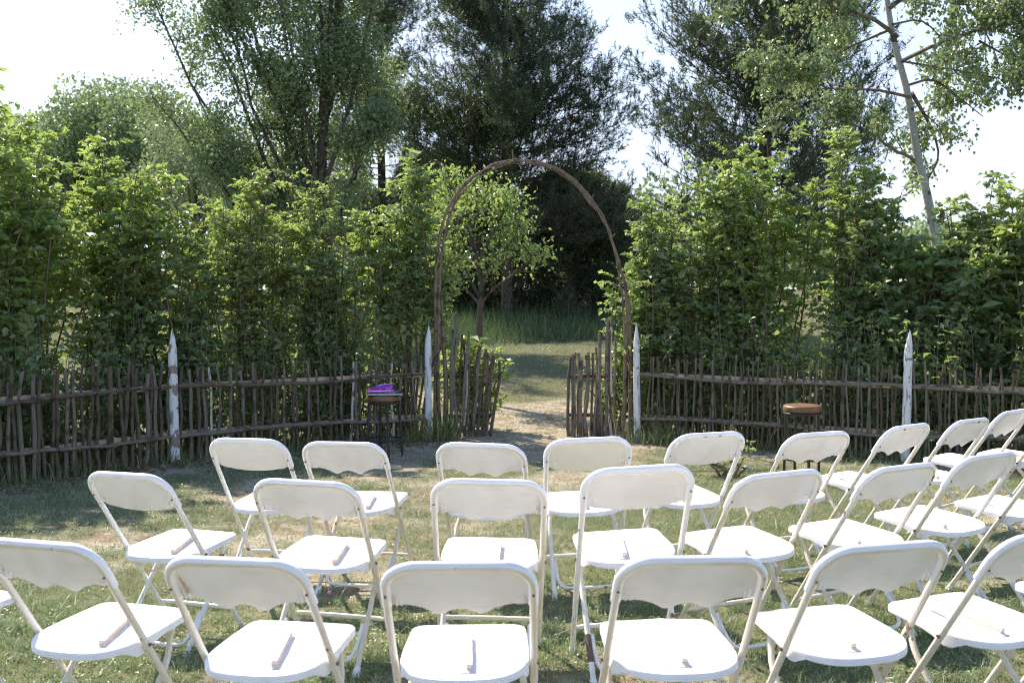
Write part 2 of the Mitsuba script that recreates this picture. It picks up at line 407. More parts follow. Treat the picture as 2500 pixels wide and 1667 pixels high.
    rings = [ring(r, -0.009 * (1 - r * r)) for r in (0.15, 0.4, 0.65, 0.85, 0.95)] + [ring(0.985, -0.0005), ring(0.997, -0.004), ring(1.0, -0.009), ring(1.0, -depth), ring(0.985, -depth - 0.001), ring(0.97, -depth + 0.002), ring(0.95, -0.014), ring(0.5, -0.018)]
    V = np.vstack(rings + [[[0, -0.01, zs(np.array([[0, -0.01]]))[0] - 0.009]], [[0, -0.01, zs(np.array([[0, -0.01]]))[0] - 0.02]]])
    F = []
    kk = np.arange(n)
    for r in range(len(rings) - 1):
        F += [np.stack([r * n + kk, (r + 1) * n + kk, (r + 1) * n + (kk + 1) % n], 1), np.stack([r * n + kk, (r + 1) * n + (kk + 1) % n, r * n + (kk + 1) % n], 1)]
    F += [np.stack([np.full(n, len(V) - 2), kk, (kk + 1) % n], 1), np.stack([np.full(n, len(V) - 1), (len(rings) - 1) * n + (kk + 1) % n, (len(rings) - 1) * n + kk], 1)]
    F = np.vstack(F)[:, ::-1]
    out['seat'] = mikit.ply((V, F), 'mat_plastic', smooth=45)
    # rear legs
    zl = zp - 0.002
    for name, sx in (('leg_l', -1), ('leg_r', 1)):
        z = np.array([zl, zl - 0.025, zl - 0.055, zl - 0.09, zl - 0.12, 0.2, 0.1, 0.012])
        y = -0.219 + (0.145 + 0.219) / zl * z
        xx = k * np.array([0.143, 0.146, 0.157, 0.171, 0.176, 0.1785, 0.181, 0.183])
        out[name] = mikit.ply(tube(np.stack([sx * xx, y, z], 1), 0.0108, 10), mt_, smooth=50)
    yl = lambda z: -0.219 + (0.145 + 0.219) / zl * z
    u = np.array([(-0.163, 0.17), (-0.162, 0.12), (-0.157, 0.085), (-0.143, 0.06), (-0.12, 0.05), (-0.06, 0.047)]) * [k, 1]
    u = np.vstack([u, (u * [-1, 1])[::-1]])
    out['rear_bar'] = mikit.ply(tube(np.stack([u[:, 0], yl(u[:, 1]), u[:, 1]], 1), 0.0088, 10), 'mat_tube_white', smooth=50)
    ys = 0.2 - S * 0.1375
    out['front_bar'] = mikit.ply(tube([(-wf + 0.009, ys, 0.1375), (-wf + 0.03, ys, 0.139), (0, ys, 0.14), (wf - 0.03, ys, 0.139), (wf - 0.009, ys, 0.1375)], [0.007, 0.0095, 0.0095, 0.0095, 0.007], 10), mt_, smooth=50)
    caps = []
    for sx in (-1, 1):
        for (cx, cy, dy, cxx) in ((wf, 0.2, -S, wf), (0.183 * k, -0.219, (0.145 + 0.219) / zl, 0.183 * k)):
            caps.append(mikit.ply(tube([(sx * cx, cy + dy * z_, z_) for z_ in (0.0, 0.006, 0.03, 0.036)], [0.0145, 0.0165, 0.0145, 0.012], 12), 'mat_plastic', smooth=40))
    out['caps'] = caps
    riv = []
    tr = zr * qn
    for sx in (-1, 1):
        c = at(sx * wr, tr, -0.0115)
        riv.append(mikit.ply(tube([c + nf * 0.003, c - nf * 0.0028], 0.0042, 8), 'mat_rust', smooth=40))
        c = np.array([sx * (wr + 0.0105), 0.2 - S * zp, zp])
        riv.append(mikit.ply(tube([c, c + [sx * 0.005, 0, 0]], 0.0065, 8), 'mat_rust', smooth=40))
    out['rivets'] = riv
    c = np.array([wf, 0.2 - S * 0.21, 0.21])
    out['clip'] = mikit.ply(join([tube([c + [0.008, 0, dz], c + [0.045, 0.012, dz + 0.003], c + [0.075, 0.02, dz]], 0.003, 6) for dz in (0, 0.018)]), 'mat_tube', smooth=50)
    # brown tape wound round a rear leg
    z = np.array([0.17, 0.12, 0.085])
    out['tape'] = mikit.ply(tube(np.stack([-0.1805 * k + 0 * z, yl(z), z], 1), 0.0122, 10), 'mat_rust_tape', smooth=50)
    # a smear of orange on the left end of the panel
    c = at(-wr + 0.043, te + 0.052, 0.001)
    out['zp'] = zp
    st = np.array([(-0.012, 0.045), (-0.006, 0.046), (0.006, 0.0), (0.006, -0.022), (-0.002, -0.028), (-0.007, -0.012), (-0.006, 0.01)])
    X0 = -wr + 0.040 + st[:, 0]
    T0 = te + 0.046 + st[:, 1]
    sx_ = X0 / (wr - 0.004)
    of = 0.009 - 0.017 * (1 - (sx_ ** 2) ** 1.3) - 0.0035
    V0 = np.vstack([at(X0, T0, of), at(X0.mean(), T0.mean(), of.mean() - 0.0005)])
    kk = np.arange(len(st))
    out['stain'] = mikit.ply((V0, np.stack([kk, (kk + 1) % len(st), np.full(len(st), len(st))], 1)), {'type': 'twosided', 'bsdf': {'type': 'ref', 'id': 'mat_stain'}})
    return out


MODELS = {mdl: chair_shapes(mdl) for mdl in (1, 2, 3)}
ROW = {'A': 'nearest row', 'B': 'middle row', 'C': 'far row'}
ORD = ['first', 'second', 'third', 'fourth', 'fifth', 'sixth', 'seventh', 'eighth', 'ninth', 'tenth']
CHAIR_LABEL = {
    'A0': 'white folding chair cut off by the left edge, only its seat corner showing', 'A1': 'white folding chair at the left end of the nearest row, turned to the right',
    'A2': 'white folding chair with an orange stain on the left end of its back', 'A3': 'white folding chair seen squarely from behind, third back from the left in the nearest row',
    'A4': 'white folding chair right of centre in the nearest row, before the taped leg', 'A5': 'white folding chair turned left, fifth back from the left in the nearest row',
    'A6': 'white folding chair in the nearest row with its back cut by the right edge', 'A7': 'white folding chair at the right edge of the nearest row, only its seat tip showing',
    'B1': 'white folding chair with smooth curved back at the left end of the middle row', 'B2': 'white folding chair with wavy back, second from the left in the middle row',
    'B3': 'white folding chair seen squarely from behind, third from the left in the middle row', 'B4': 'tall white folding chair with brown tape round its rear left leg',
    'B5': 'white folding chair in the middle row just right of the taped-leg chair', 'B6': 'white folding chair turned left, third from the right in middle row',
    'B7': 'rightmost white folding chair of the middle row with its whole back in view', 'B8': 'white folding chair ending the middle row, back cut off by the right edge',
    'C1': 'white folding chair with smooth curved back at the left end of the far row', 'C2': 'white folding chair with wavy back, second from the left in the far row',
    'C3': 'white folding chair of the far row directly behind the squarely seen middle row chair', 'C4': 'white folding chair with smooth cream lit back standing before the gate opening',
    'C5': 'white folding chair with smooth back in the far row, right of the gate opening', 'C6': 'white folding chair standing in front of the bare wooden stool',
    'C7': 'white folding chair in front of the right fence post, seventh in the far row', 'C8': 'white folding chair with wavy back, eighth from the left in the far row',
    'C9': 'white folding chair highest in the picture, its back touching the right edge', 'C10': 'white folding chair at the right end of the far row, only its seat showing'}
FAN_SPOT = {k: f'{ORD[int(k[1:]) - 1]} seat from the left of the {ROW[k[0]]}' for k in CH if int(k[1:]) > 0}
place = {}
for key_, (X, Y, yaw, dz, roll, model) in CH.items():
    S_ = MODELS[model]
    z0 = float(ground_z(X, Y))
    M = T().translate([X, Y, z0 - 0.004]) @ T().rotate([0, 0, 1], math.degrees(yaw)) @ T().rotate([0, 1, 0], -math.degrees(roll))
    place[key_] = (M, model)
    c = thing('folding_chair', CHAIR_LABEL[key_], 'folding chair', 'white folding chairs set in curved rows')
    part('front_frame', c, S_['frame'], M)
    part('seat', c, S_['seat'], M)
    br = part('backrest', c, S_['shell'], M)
    pn = part('panel', br, {**S_['panel'], 'bsdf': {'type': 'ref', 'id': 'mat_panel_ivory'}} if key_ == 'C4' else S_['panel'], M)
    part('rear_leg', c, S_['leg_l'], M)
    part('rear_leg', c, S_['leg_r'], M)
    part('rear_stretcher', c, S_['rear_bar'], M)
    part('front_stretcher', c, S_['front_bar'], M)
    for s in S_['caps']:
        part('foot_cap', c, s, M)
    for s in S_['rivets']:
        part('rivet', c, s, M)
    if key_ in ('A5', 'A6', 'B5', 'B6', 'B7', 'C7', 'C8'):
        part('link_clip', c, S_['clip'], M)
    if key_ == 'B4':
        part('tape', c, S_['tape'], M, 'brown tape wound round the leg')
    if key_ == 'A2':
        part('stain', br, S_['stain'], M, 'orange smear on the white panel')

# ------------------------------------------------------------------ wooden hand fans lying on the seats
FL, FW, FH = 0.262, 0.0185, 0.019
sl = []
frng = np.random.default_rng(5)
for i in range(6):
    z = i * (FH / 6)
    dx, dl = frng.uniform(-0.0012, 0.0012), frng.uniform(-0.004, 0.004)
    b = trimesh.creation.box((FW - 0.001 + frng.uniform(-0.001, 0.001), FL + dl, FH / 6 - 0.0006))
    v = np.array(b.vertices) + [dx, 0, z + FH / 12]
    v[:, 0] *= np.where(v[:, 1] > 0, 0.8, 1.0)
    sl.append((v, np.array(b.faces)))
FAN_STICKS = [mikit.ply(s, 'mat_fan_edge' if i in (1, 3) else 'mat_fan') for i, s in enumerate(sl)]
n = 7
sx = np.linspace(-0.062, 0.02, 9)
sy = np.linspace(-0.145, 0.14, 8)
SX, SY = np.meshgrid(sx, sy, indexing='ij')
SZ = 0.0015 + 0.008 * np.clip((-0.042 - SX) / 0.02, 0, 1) ** 1.5 * (0.6 + 0.4 * np.sin(SY * 22)) + 0.0015 * np.sin(SY * 31 + SX * 40)
i, j = np.meshgrid(np.arange(8), np.arange(7), indexing='ij')
FAN_SLEEVE = mikit.ply((np.stack([SX, SY, SZ], -1).reshape(-1, 3), np.stack([i * 8 + j, (i + 1) * 8 + j, (i + 1) * 8 + j + 1, i * 8 + j + 1], -1).reshape(-1, 4)), 'mat_paper', smooth=True)
for k_, (xn, xf) in FANS.items():
    M, model = place[k_]
    zp = MODELS[model]['zp']
    ang = math.degrees(math.atan2(xn - xf, 0.25))
    Mf = M @ T().translate([(xn + xf) / 2, -0.03, zp + 0.0165 - 0.0085]) @ T().rotate([1, 0, 0], math.degrees(0.045)) @ T().rotate([0, 0, 1], ang)
    f = thing('hand_fan', f'slim closed wooden hand fan on the {FAN_SPOT[k_]}', 'hand fan', 'closed wooden fans on the chair seats')
    Mb = Mf @ T().translate([0, 0, 0.004])
    for s in FAN_STICKS:
        part('stick', f, s, Mb)
    part('sleeve', f, FAN_SLEEVE, Mf)

# ------------------------------------------------------------------ the stick fence, its posts, gate leaves and arch
rng = np.random.default_rng(11)


def stick(length, r, seed, sides=7, nseg=9, bend=0.018, taper=0.8):
    g = np.random.default_rng(seed)
    z = np.linspace(0, length, nseg)
    wob = np.stack([np.interp(z, np.linspace(0, length, 5), g.normal(0, bend, 5)), np.interp(z, np.linspace(0, length, 5), g.normal(0, bend, 5))], 1)
    wob -= wob[0]
    rr = r * np.linspace(1, taper, nseg) * (1 + g.normal(0, 0.07, nseg))
    return tube(np.column_stack([wob, z]), rr, sides)


PICKETS = {mt: [mikit.ply(stick(1.0, 0.0150, 40 + i, bend=0.006 + 0.003 * (i % 4)), mt, smooth=50) for i in range(7)] for mt in ('mat_picket_brown', 'mat_picket_grey', 'mat_picket_pale')}


def add_picket(parent, x, y, h, lean_x, lean_y, fat, mt, name='picket'):
    s = PICKETS[mt][int(rng.integers(7))]
    M = T().translate([x, y, float(ground_z(x, y)) - 0.03]) @ T().rotate([0, 1, 0], lean_x) @ T().rotate([1, 0, 0], lean_y) @ T().rotate([0, 0, 1], float(rng.uniform(0, 360))) @ T().scale([fat, fat, h + 0.03])
    part(name, parent, s, M)


def along(pts, d):
    p = np.asarray(pts, float)
    seg = np.linalg.norm(np.diff(p, axis=0), axis=1)
    c = np.concatenate([[0], np.cumsum(seg)])
    d = np.asarray(d, float)
    x = np.stack([np.interp(d, c, p[:, k]) for k in range(2)], -1)
    i = np.clip(np.searchsorted(c, d, side='right') - 1, 0, len(seg) - 1)
    t = (np.diff(p, axis=0) / seg[:, None])[i]
    return x, t, c[-1]


def fence_run(parent, a, b, spacing, mats, pr, htop, r0=(0.75, 1.15), rails=(0.64, 0.22)):
    a, b = np.asarray(a, float), np.asarray(b, float)
    L = np.linalg.norm(b - a)
    t = (b - a) / L
    nrm = np.array([t[1], -t[0]])
    if nrm[1] > 0:
        nrm = -nrm                                                   # towards the chairs
    d = 0.05
    while d < L - 0.05:
        p = a + t * d + nrm * rng.normal(0, 0.006)
        add_picket(parent, p[0], p[1], htop + rng.normal(0, 0.028), rng.normal(0, 1.7), rng.normal(0, 1.3), rng.uniform(*r0), str(rng.choice(mats, p=pr)))
        d += spacing * rng.uniform(0.72, 1.3)
    for h in rails:
        # a long crooked branch in front of the pickets, split laths behind them
        n = 15
        s = np.linspace(-0.06, L + 0.06, n)
        q = a[None] + t[None] * s[:, None] + nrm[None] * (0.032 + 0.006 * np.sin(s * 5 + h * 9))[:, None]
        z = h + 0.018 * np.sin(s * 2.4 + a[0] * 3 + h * 7) + rng.normal(0, 0.004, n) + 0.012
        part('rail', parent, mikit.ply(tube(np.column_stack([q, z]), 0.0165 * np.linspace(1.15, 0.75, n) * (1 + rng.normal(0, 0.05, n)), 8), str(rng.choice(['mat_picket_brown', 'mat_picket_grey'])), smooth=50))
        m_ = trimesh.creation.box((L - 0.02, 0.014, 0.045))
        v = np.array(m_.vertices)
        c = (a + b) / 2 - nrm * 0.03
        w = np.column_stack([c[0] + t[0] * v[:, 0] - nrm[0] * v[:, 1], c[1] + t[1] * v[:, 0] - nrm[1] * v[:, 1], h + 0.02 + v[:, 2]])
        part('lath', parent, mikit.ply((w, np.array(m_.faces)), 'mat_cut_wood'))


def post_mesh(h, r, seed):
    z = np.array([-0.1, 0.0, 0.3, 0.6, h - 0.24, h - 0.17, h - 0.08, h - 0.02, h])
    rr = r * np.array([1.05, 1.05, 1.0, 0.97, 0.95, 0.86, 0.5, 0.16, 0.05])
    g = np.random.default_rng(seed)
    w = g.normal(0, 0.003, (len(z), 2))
    return tube(np.column_stack([w, z]), rr, 16)


PT = {'L2': (-0.845, 10.80), 'L1': (-2.966, 9.46), 'L0': (-3.98, 8.24), 'Lm': (-4.75, 7.0), 'R1': (1.262, 10.80), 'R2': (3.464, 9.46), 'R3': (4.42, 9.10), 'Rm': (5.9, 8.3)}
fl = thing('stick_fence', 'rustic fence of dark branch pickets left of the gate with two white posts', 'fence')
fence_run(fl, PT['Lm'], PT['L0'], 0.075, ['mat_picket_brown', 'mat_picket_grey'], [0.7, 0.3], 0.86, (0.95, 1.4))
fence_run(fl, PT['L0'], PT['L1'], 0.060, ['mat_picket_brown', 'mat_picket_grey'], [0.7, 0.3], 0.86, (0.95, 1.4))
fence_run(fl, PT['L1'], PT['L2'], 0.068, ['mat_picket_brown', 'mat_picket_grey', 'mat_picket_pale'], [0.52, 0.33, 0.15], 0.83, (0.75, 1.15))
fr = thing('stick_fence', 'rustic fence of close thin branch pickets right of the gate with two white posts', 'fence')
fence_run(fr, PT['R1'], PT['R2'], 0.049, ['mat_picket_brown', 'mat_picket_grey'], [0.72, 0.28], 0.83, (0.6, 0.95))
fence_run(fr, PT['R2'], PT['R3'], 0.05, ['mat_picket_brown', 'mat_picket_grey'], [0.72, 0.28], 0.83, (0.6, 0.95))
fence_run(fr, PT['R3'], PT['Rm'], 0.055, ['mat_picket_brown', 'mat_picket_grey'], [0.72, 0.28], 0.83, (0.6, 0.95))
POST_OFF = -0.045
for f_, pk, mt, r, lab in ((fl, 'L1', 'mat_post_peeling', 0.040, 'white post with badly peeling paint'), (fl, 'L2', 'mat_post', 0.035, None), (fr, 'R1', 'mat_post', 0.034, None), (fr, 'R2', 'mat_post', 0.038, None)):
    x, y = PT[pk]
    part('post', f_, mikit.ply(post_mesh(1.17, r, hash(pk) % 7 if False else len(pk) + ord(pk[1])), mt, smooth=50), T().translate([x, y + POST_OFF, float(ground_z(x, y))]) @ T().rotate([0, 1, 0], {'L1': -0.6, 'L2': 0.4, 'R1': -0.8, 'R2': 0.9}[pk]), lab)

# two short gate leaves of upright branches: (u of the photograph scaled to metres at 10.95 m), top heights follow the picture
g1 = thing('stick_gate', 'left gate leaf of upright grey branches whose tops slope down towards the opening', 'gate')
xs = np.linspace(-0.66, -0.235, 15)
for i, x in enumerate(xs):
    f = (x + 0.66) / 0.425
    h = np.interp(f, [0, 0.12, 0.22, 0.4, 0.7, 1.0], [1.28, 1.0, 1.06, 0.97, 0.88, 0.80]) + rng.normal(0, 0.03)
    add_picket(g1, x + rng.normal(0, 0.006), 10.96 + 0.10 * f + (i % 2) * 0.02, h, 1.0 + 5.0 * f + rng.normal(0, 1.6), rng.normal(0, 1), rng.uniform(0.95, 1.5), str(rng.choice(['mat_picket_grey', 'mat_picket_brown', 'mat_picket_pale'], p=[0.62, 0.20, 0.18])), 'stick')
g2 = thing('stick_gate', 'right gate leaf of upright grey branches rising in height towards the arch', 'gate')
xs = np.linspace(0.585, 1.06, 16)
for i, x in enumerate(xs):
    f = (x - 0.585) / 0.475
    h = np.interp(f, [0, 0.3, 0.6, 0.75, 0.88, 1.0], [0.82, 0.82, 0.93, 1.08, 1.22, 1.0]) + rng.normal(0, 0.03)
    add_picket(g2, x + rng.normal(0, 0.006), 11.06 - 0.10 * f + (i % 2) * 0.02, h, rng.normal(0.6, 1.5), rng.normal(0, 1), rng.uniform(0.95, 1.45), str(rng.choice(['mat_picket_grey', 'mat_picket_brown', 'mat_picket_pale'], p=[0.6, 0.34, 0.06])), 'stick')
for g, xa, xb, ya, yb in ((g1, -0.7, -0.225, 10.99, 11.10), (g2, 0.58, 1.09, 11.10, 11.0)):
    for h in (0.62, 0.21):
        part('rail', g, mikit.ply(tube(np.column_stack([np.linspace(xa, xb, 7), np.linspace(ya, yb, 7) + 0.035, h + rng.normal(0, 0.006, 7)]), 0.021, 8), 'mat_picket_brown', smooth=50))

ar = thing('garden_arch', 'tall bent branch arch over the gate opening, branches bundled together', 'arch')
ARC = np.array([(-0.764, -0.03), (-0.772, 0.45), (-0.770, 0.877), (-0.773, 1.513), (-0.761, 1.766), (-0.718, 2.04), (-0.655, 2.25), (-0.555, 2.46), (-0.407, 2.628), (-0.217, 2.753), (0.014, 2.816), (0.267, 2.785), (0.477, 2.70),
                (0.646, 2.586), (0.794, 2.418), (0.921, 2.25), (1.007, 2.04), (1.071, 1.809), (1.114, 1.64), (1.142, 1.471), (1.163, 1.196), (1.156, 0.877), (1.150, 0.45), (1.139, -0.03)])


def arch_branch(i0, i1, off, r0, r1, seed):
    g = np.random.default_rng(seed)
    p = ARC[i0:i1]
    q = smooth_path(np.column_stack([p[:, 0], np.full(len(p), 10.92), p[:, 1]]), 44)
    q[:, 1] += off[1] + 0.012 * np.sin(np.linspace(0, 9, 44) + seed)
    cen = np.array([0.19, 10.92, 1.3])
    out = norm(np.column_stack([q[:, 0] - cen[0], 0 * q[:, 0], np.clip(q[:, 2] - 1.4, 0, 9)]))
    q += out * (off[0] + 0.010 * np.sin(np.linspace(0, 14, 44) + seed * 2))[:, None]
    rr = np.linspace(r0, r1, 44) * (1 + g.normal(0, 0.09, 44))
    q += g.normal(0, 0.003, q.shape)
    return mikit.ply(tube(q, rr, 9), 'mat_arch', smooth=50)


part('branch', ar, arch_branch(0, 16, (0.010, 0), 0.021, 0.008, 1))
part('branch', ar, arch_branch(8, 24, (0.008, 0.012), 0.008, 0.020, 2))
part('branch', ar, arch_branch(0, 12, (-0.030, 0.010), 0.020, 0.006, 3))
part('branch', ar, arch_branch(11, 24, (-0.016, 0.020), 0.006, 0.015, 4))
part('branch', ar, arch_branch(6, 17, (-0.008, -0.014), 0.008, 0.010, 6))
part('branch', ar, mikit.ply(tube(smooth_path([(-0.69, 10.95, -0.03), (-0.675, 10.96, 0.5), (-0.70, 10.95, 1.0), (-0.722, 10.94, 1.5)], 16), np.linspace(0.031, 0.014, 16), 9), 'mat_arch', smooth=50))
part('branch', ar, mikit.ply(tube(smooth_path([(1.222, 10.95, -0.03), (1.215, 10.95, 0.5), (1.20, 10.94, 1.0), (1.19, 10.93, 1.45)], 16), np.linspace(0.033, 0.014, 16), 9), 'mat_arch', smooth=50))

tg = np.random.default_rng(77)
for i_ in (3, 5, 7, 8, 10, 12, 14, 16, 18, 20):
    bx_, bz_ = ARC[i_]
    d_ = norm(np.array([bx_ - 0.19, tg.normal(0, 0.4), max(bz_ - 1.5, 0) + tg.normal(0, 0.2)]))
    ln_ = tg.uniform(0.04, 0.11)
    part('twig', ar, mikit.ply(tube([(bx_, 10.92, bz_), np.array([bx_, 10.92, bz_]) + d_ * ln_ * 0.6, np.array([bx_, 10.92, bz_]) + d_ * ln_ + [0, 0, 0.012]], [0.006, 0.0045, 0.003], 5), 'mat_arch', smooth=50))
# ------------------------------------------------------------------ stools
def stool(x, y, hgt, r, label, rot, splay):
    z0 = float(ground_z(x, y))
    k = thing('wooden_stool', label, 'stool')
    zt = z0 + hgt
    prof = np.array([(0.001, 0), (r - 0.012, 0), (r - 0.003, 0.006), (r, 0.018), (r, 0.034), (r - 0.003, 0.044), (r - 0.012, 0.052), (r - 0.03, 0.055), (0.001, 0.056)])
    m_ = trimesh.creation.revolve(prof, sections=40)
    part('seat', k, mikit.ply((np.array(m_.vertices) + [x, y, zt - 0.056], np.array(m_.faces)), 'mat_stool_wood', smooth=35))
    a = np.linspace(0, 2 * np.pi, 33)
    part('ring', k, mikit.ply(tube(np.column_stack([x + (r - 0.012) * np.cos(a), y + (r - 0.012) * np.sin(a), np.full(33, zt - 0.068)]), 0.011, 8, cap=False), 'mat_black_metal', smooth=50))
    rr = r - 0.018 + splay * 0.75
    part('foot_ring', k, mikit.ply(tube(np.column_stack([x + rr * np.cos(a), y + rr * np.sin(a), np.full(33, z0 + 0.17)]), 0.008, 8, cap=False), 'mat_black_metal', smooth=50))
    for i in range(4):
        b = rot + i * np.pi / 2
        c, s = math.cos(b), math.sin(b)
        part('leg', k, mikit.ply(tube([(x + (r - 0.018) * c, y + (r - 0.018) * s, zt - 0.06), (x + (r - 0.018 + splay) * c, y + (r - 0.018 + splay) * s, z0)], 0.011, 8), 'mat_black_metal', smooth=50))
    return zt


ST1, ST2 = (-1.155, 9.67), (2.31, 8.52)
zt1 = stool(*ST1, 0.575, 0.152, 'low black metal stool with a round wooden seat under the purple bag', 0.35, 0.035)
zt2 = stool(*ST2, 0.60, 0.152, 'bare round wooden stool with black metal legs by the right fence', 0.12, 0.012)
x, y = ST1
for j, (w, d, hh, rz, mt, lab) in enumerate(((0.325, 0.25, 0.018, 6, 'mat_folder', 'black folder lying flat on the stool, lowest of the pile'), (0.27, 0.20, 0.012, -9, 'mat_folder_blue', 'dark blue folder on the black folder under the purple bag'))):
    f = thing('folder', lab, 'folder')
    zz = zt1 + 0.0015 + j * 0.0205
    M = T().translate([x + 0.01 - 0.02 * j, y, zz]) @ T().rotate([0, 0, 1], rz)
    part('cover', f, mikit.ply(join([box(0, 0, 0.0012, w, d, 0.0024), box(0, 0, hh - 0.0012, w, d, 0.0024)]), mt), M)
    part('pages', f, mikit.ply(box(0.002, 0.004, hh / 2, w - 0.012, d - 0.012, hh - 0.0052), 'mat_pages'), M)
# the purple bag: a soft open pouch lying on its side, one end flared
zb = zt1 + 0.0365
ub = np.linspace(0, 1, 19)
wb_ = np.linspace(0, 2 * np.pi, 29)
U, W = np.meshgrid(ub, wb_, indexing='ij')
bw = np.interp(U, [0, 0.35, 0.8, 1.0], [0.118, 0.105, 0.075, 0.07])
bh = np.interp(U, [0, 0.3, 0.75, 1.0], [0.014, 0.026, 0.024, 0.017])
cx_ = np.interp(U, [0, 1], [-0.005, 0.005])
cz_ = np.interp(U, [0, 0.5, 1.0], [0.018, 0.034, 0.052])
BX = x - 0.01 + cx_ + bw * np.cos(W) + 0.008 * np.sin(3 * W + 5 * U)
BY = y - 0.06 + 0.11 * U + 0.06 * np.sin(W) * (1 - U * 0.6)
BZ = zb + cz_ - 0.018 + bh * np.sin(W) * 0.9 + 0.014 * U * np.cos(W) + 0.004 * np.sin(2 * W + 9 * U)
BZ = np.maximum(BZ, zb + 0.001)
i, j = np.meshgrid(np.arange(18), np.arange(28), indexing='ij')
bag = (np.stack([BX, BY, BZ], -1).reshape(-1, 3), np.stack([i * 29 + j, (i + 1) * 29 + j, (i + 1) * 29 + j + 1, i * 29 + j + 1], -1).reshape(-1, 4))
bg = thing('purple_bag', 'crumpled purple bag with pale rim lying on the folders on the stool', 'bag')
part('body', bg, mikit.ply(bag, 'mat_purple', smooth=True))
part('rim', bg, mikit.ply(tube(np.stack([BX, BY, BZ], -1)[-1], 0.0025, 6, cap=False), 'mat_trim', smooth=True))
fy = np.array([(0.06, 0.045), (0.10, 0.040), (0.135, 0.018), (0.165, 0.002)])
FVv = np.vstack([[(x + a_, y - 0.03, zb + b_ + 0.018 - a_ * 0.06) for a_, b_ in fy], [(x + a_ - 0.01, y + 0.02, zb + b_ + 0.004) for a_, b_ in fy]])
part('flap', bg, mikit.ply((FVv, np.array([[0, 1, 5, 4], [1, 2, 6, 5], [2, 3, 7, 6]])), 'mat_purple', smooth=True))


# ------------------------------------------------------------------ foliage builders
def leaf_mesh(P, D, N, L, W, fold=0.25, curl=0.15, simple=False):
    P, D, N = np.asarray(P, float), norm(D), np.asarray(N, float)
    N = norm(N - D * (N * D).sum(1, keepdims=True))
    S = np.cross(D, N)
    L, W = np.broadcast_to(L, len(P))[:, None], np.broadcast_to(W, len(P))[:, None]
    n = len(P)
    A = P + D * L * 0.42 + S * W / 2 + N * W * fold * 0.5
    B = P + D * L * 0.42 - S * W / 2 + N * W * fold * 0.5
    Tp = P + D * L - N * L * curl
    k = np.arange(n)[:, None]
    if simple:
        V = np.stack([P, A, Tp, B], 1).reshape(-1, 3)
        return V, (k[:, :, None] * 4 + np.array([[0, 1, 2], [0, 2, 3]])[None]).reshape(-1, 3), 4
    Mi = P + D * L * 0.5 - N * L * curl * 0.2
    V = np.stack([P, A, Tp, B, Mi], 1).reshape(-1, 3)
    return V, (k[:, :, None] * 5 + np.array([[0, 1, 4], [1, 2, 4], [2, 3, 4], [3, 0, 4]])[None]).reshape(-1, 3), 5


def colors(g, n, base, var=0.22, yellow=0.0):
    """One colour per leaf: the species' green with leaf-to-leaf variation; some turn yellow."""
    b = np.asarray(base, float)[None] * np.exp(g.normal(0, var, (n, 1)))
    b = b * np.exp(g.normal(0, 0.08, (n, 3)))
    y = g.random((n, 1)) < yellow
    return np.clip(np.where(y, np.array([[0.42, 0.33, 0.07]]) * np.exp(g.normal(0, 0.2, (n, 1))), b), 0, 0.85)


def leaf_part(name, parent, P, D, N, L, W, col, mat='mat_leaf', simple=False, kind='stuff', **kw):
    V, F, per = leaf_mesh(P, D, N, L, W, simple=simple, **kw)
    return part(name, parent, mikit.ply((V, F), mat, color=np.repeat(col, per, axis=0)), kind=kind)


def twig_tubes(segs, sides=4):
    return join([tube(p, r, sides, cap=False) for p, r in segs])


LEAF_SCALE, LEAF_MORE = 0.80, 1.3


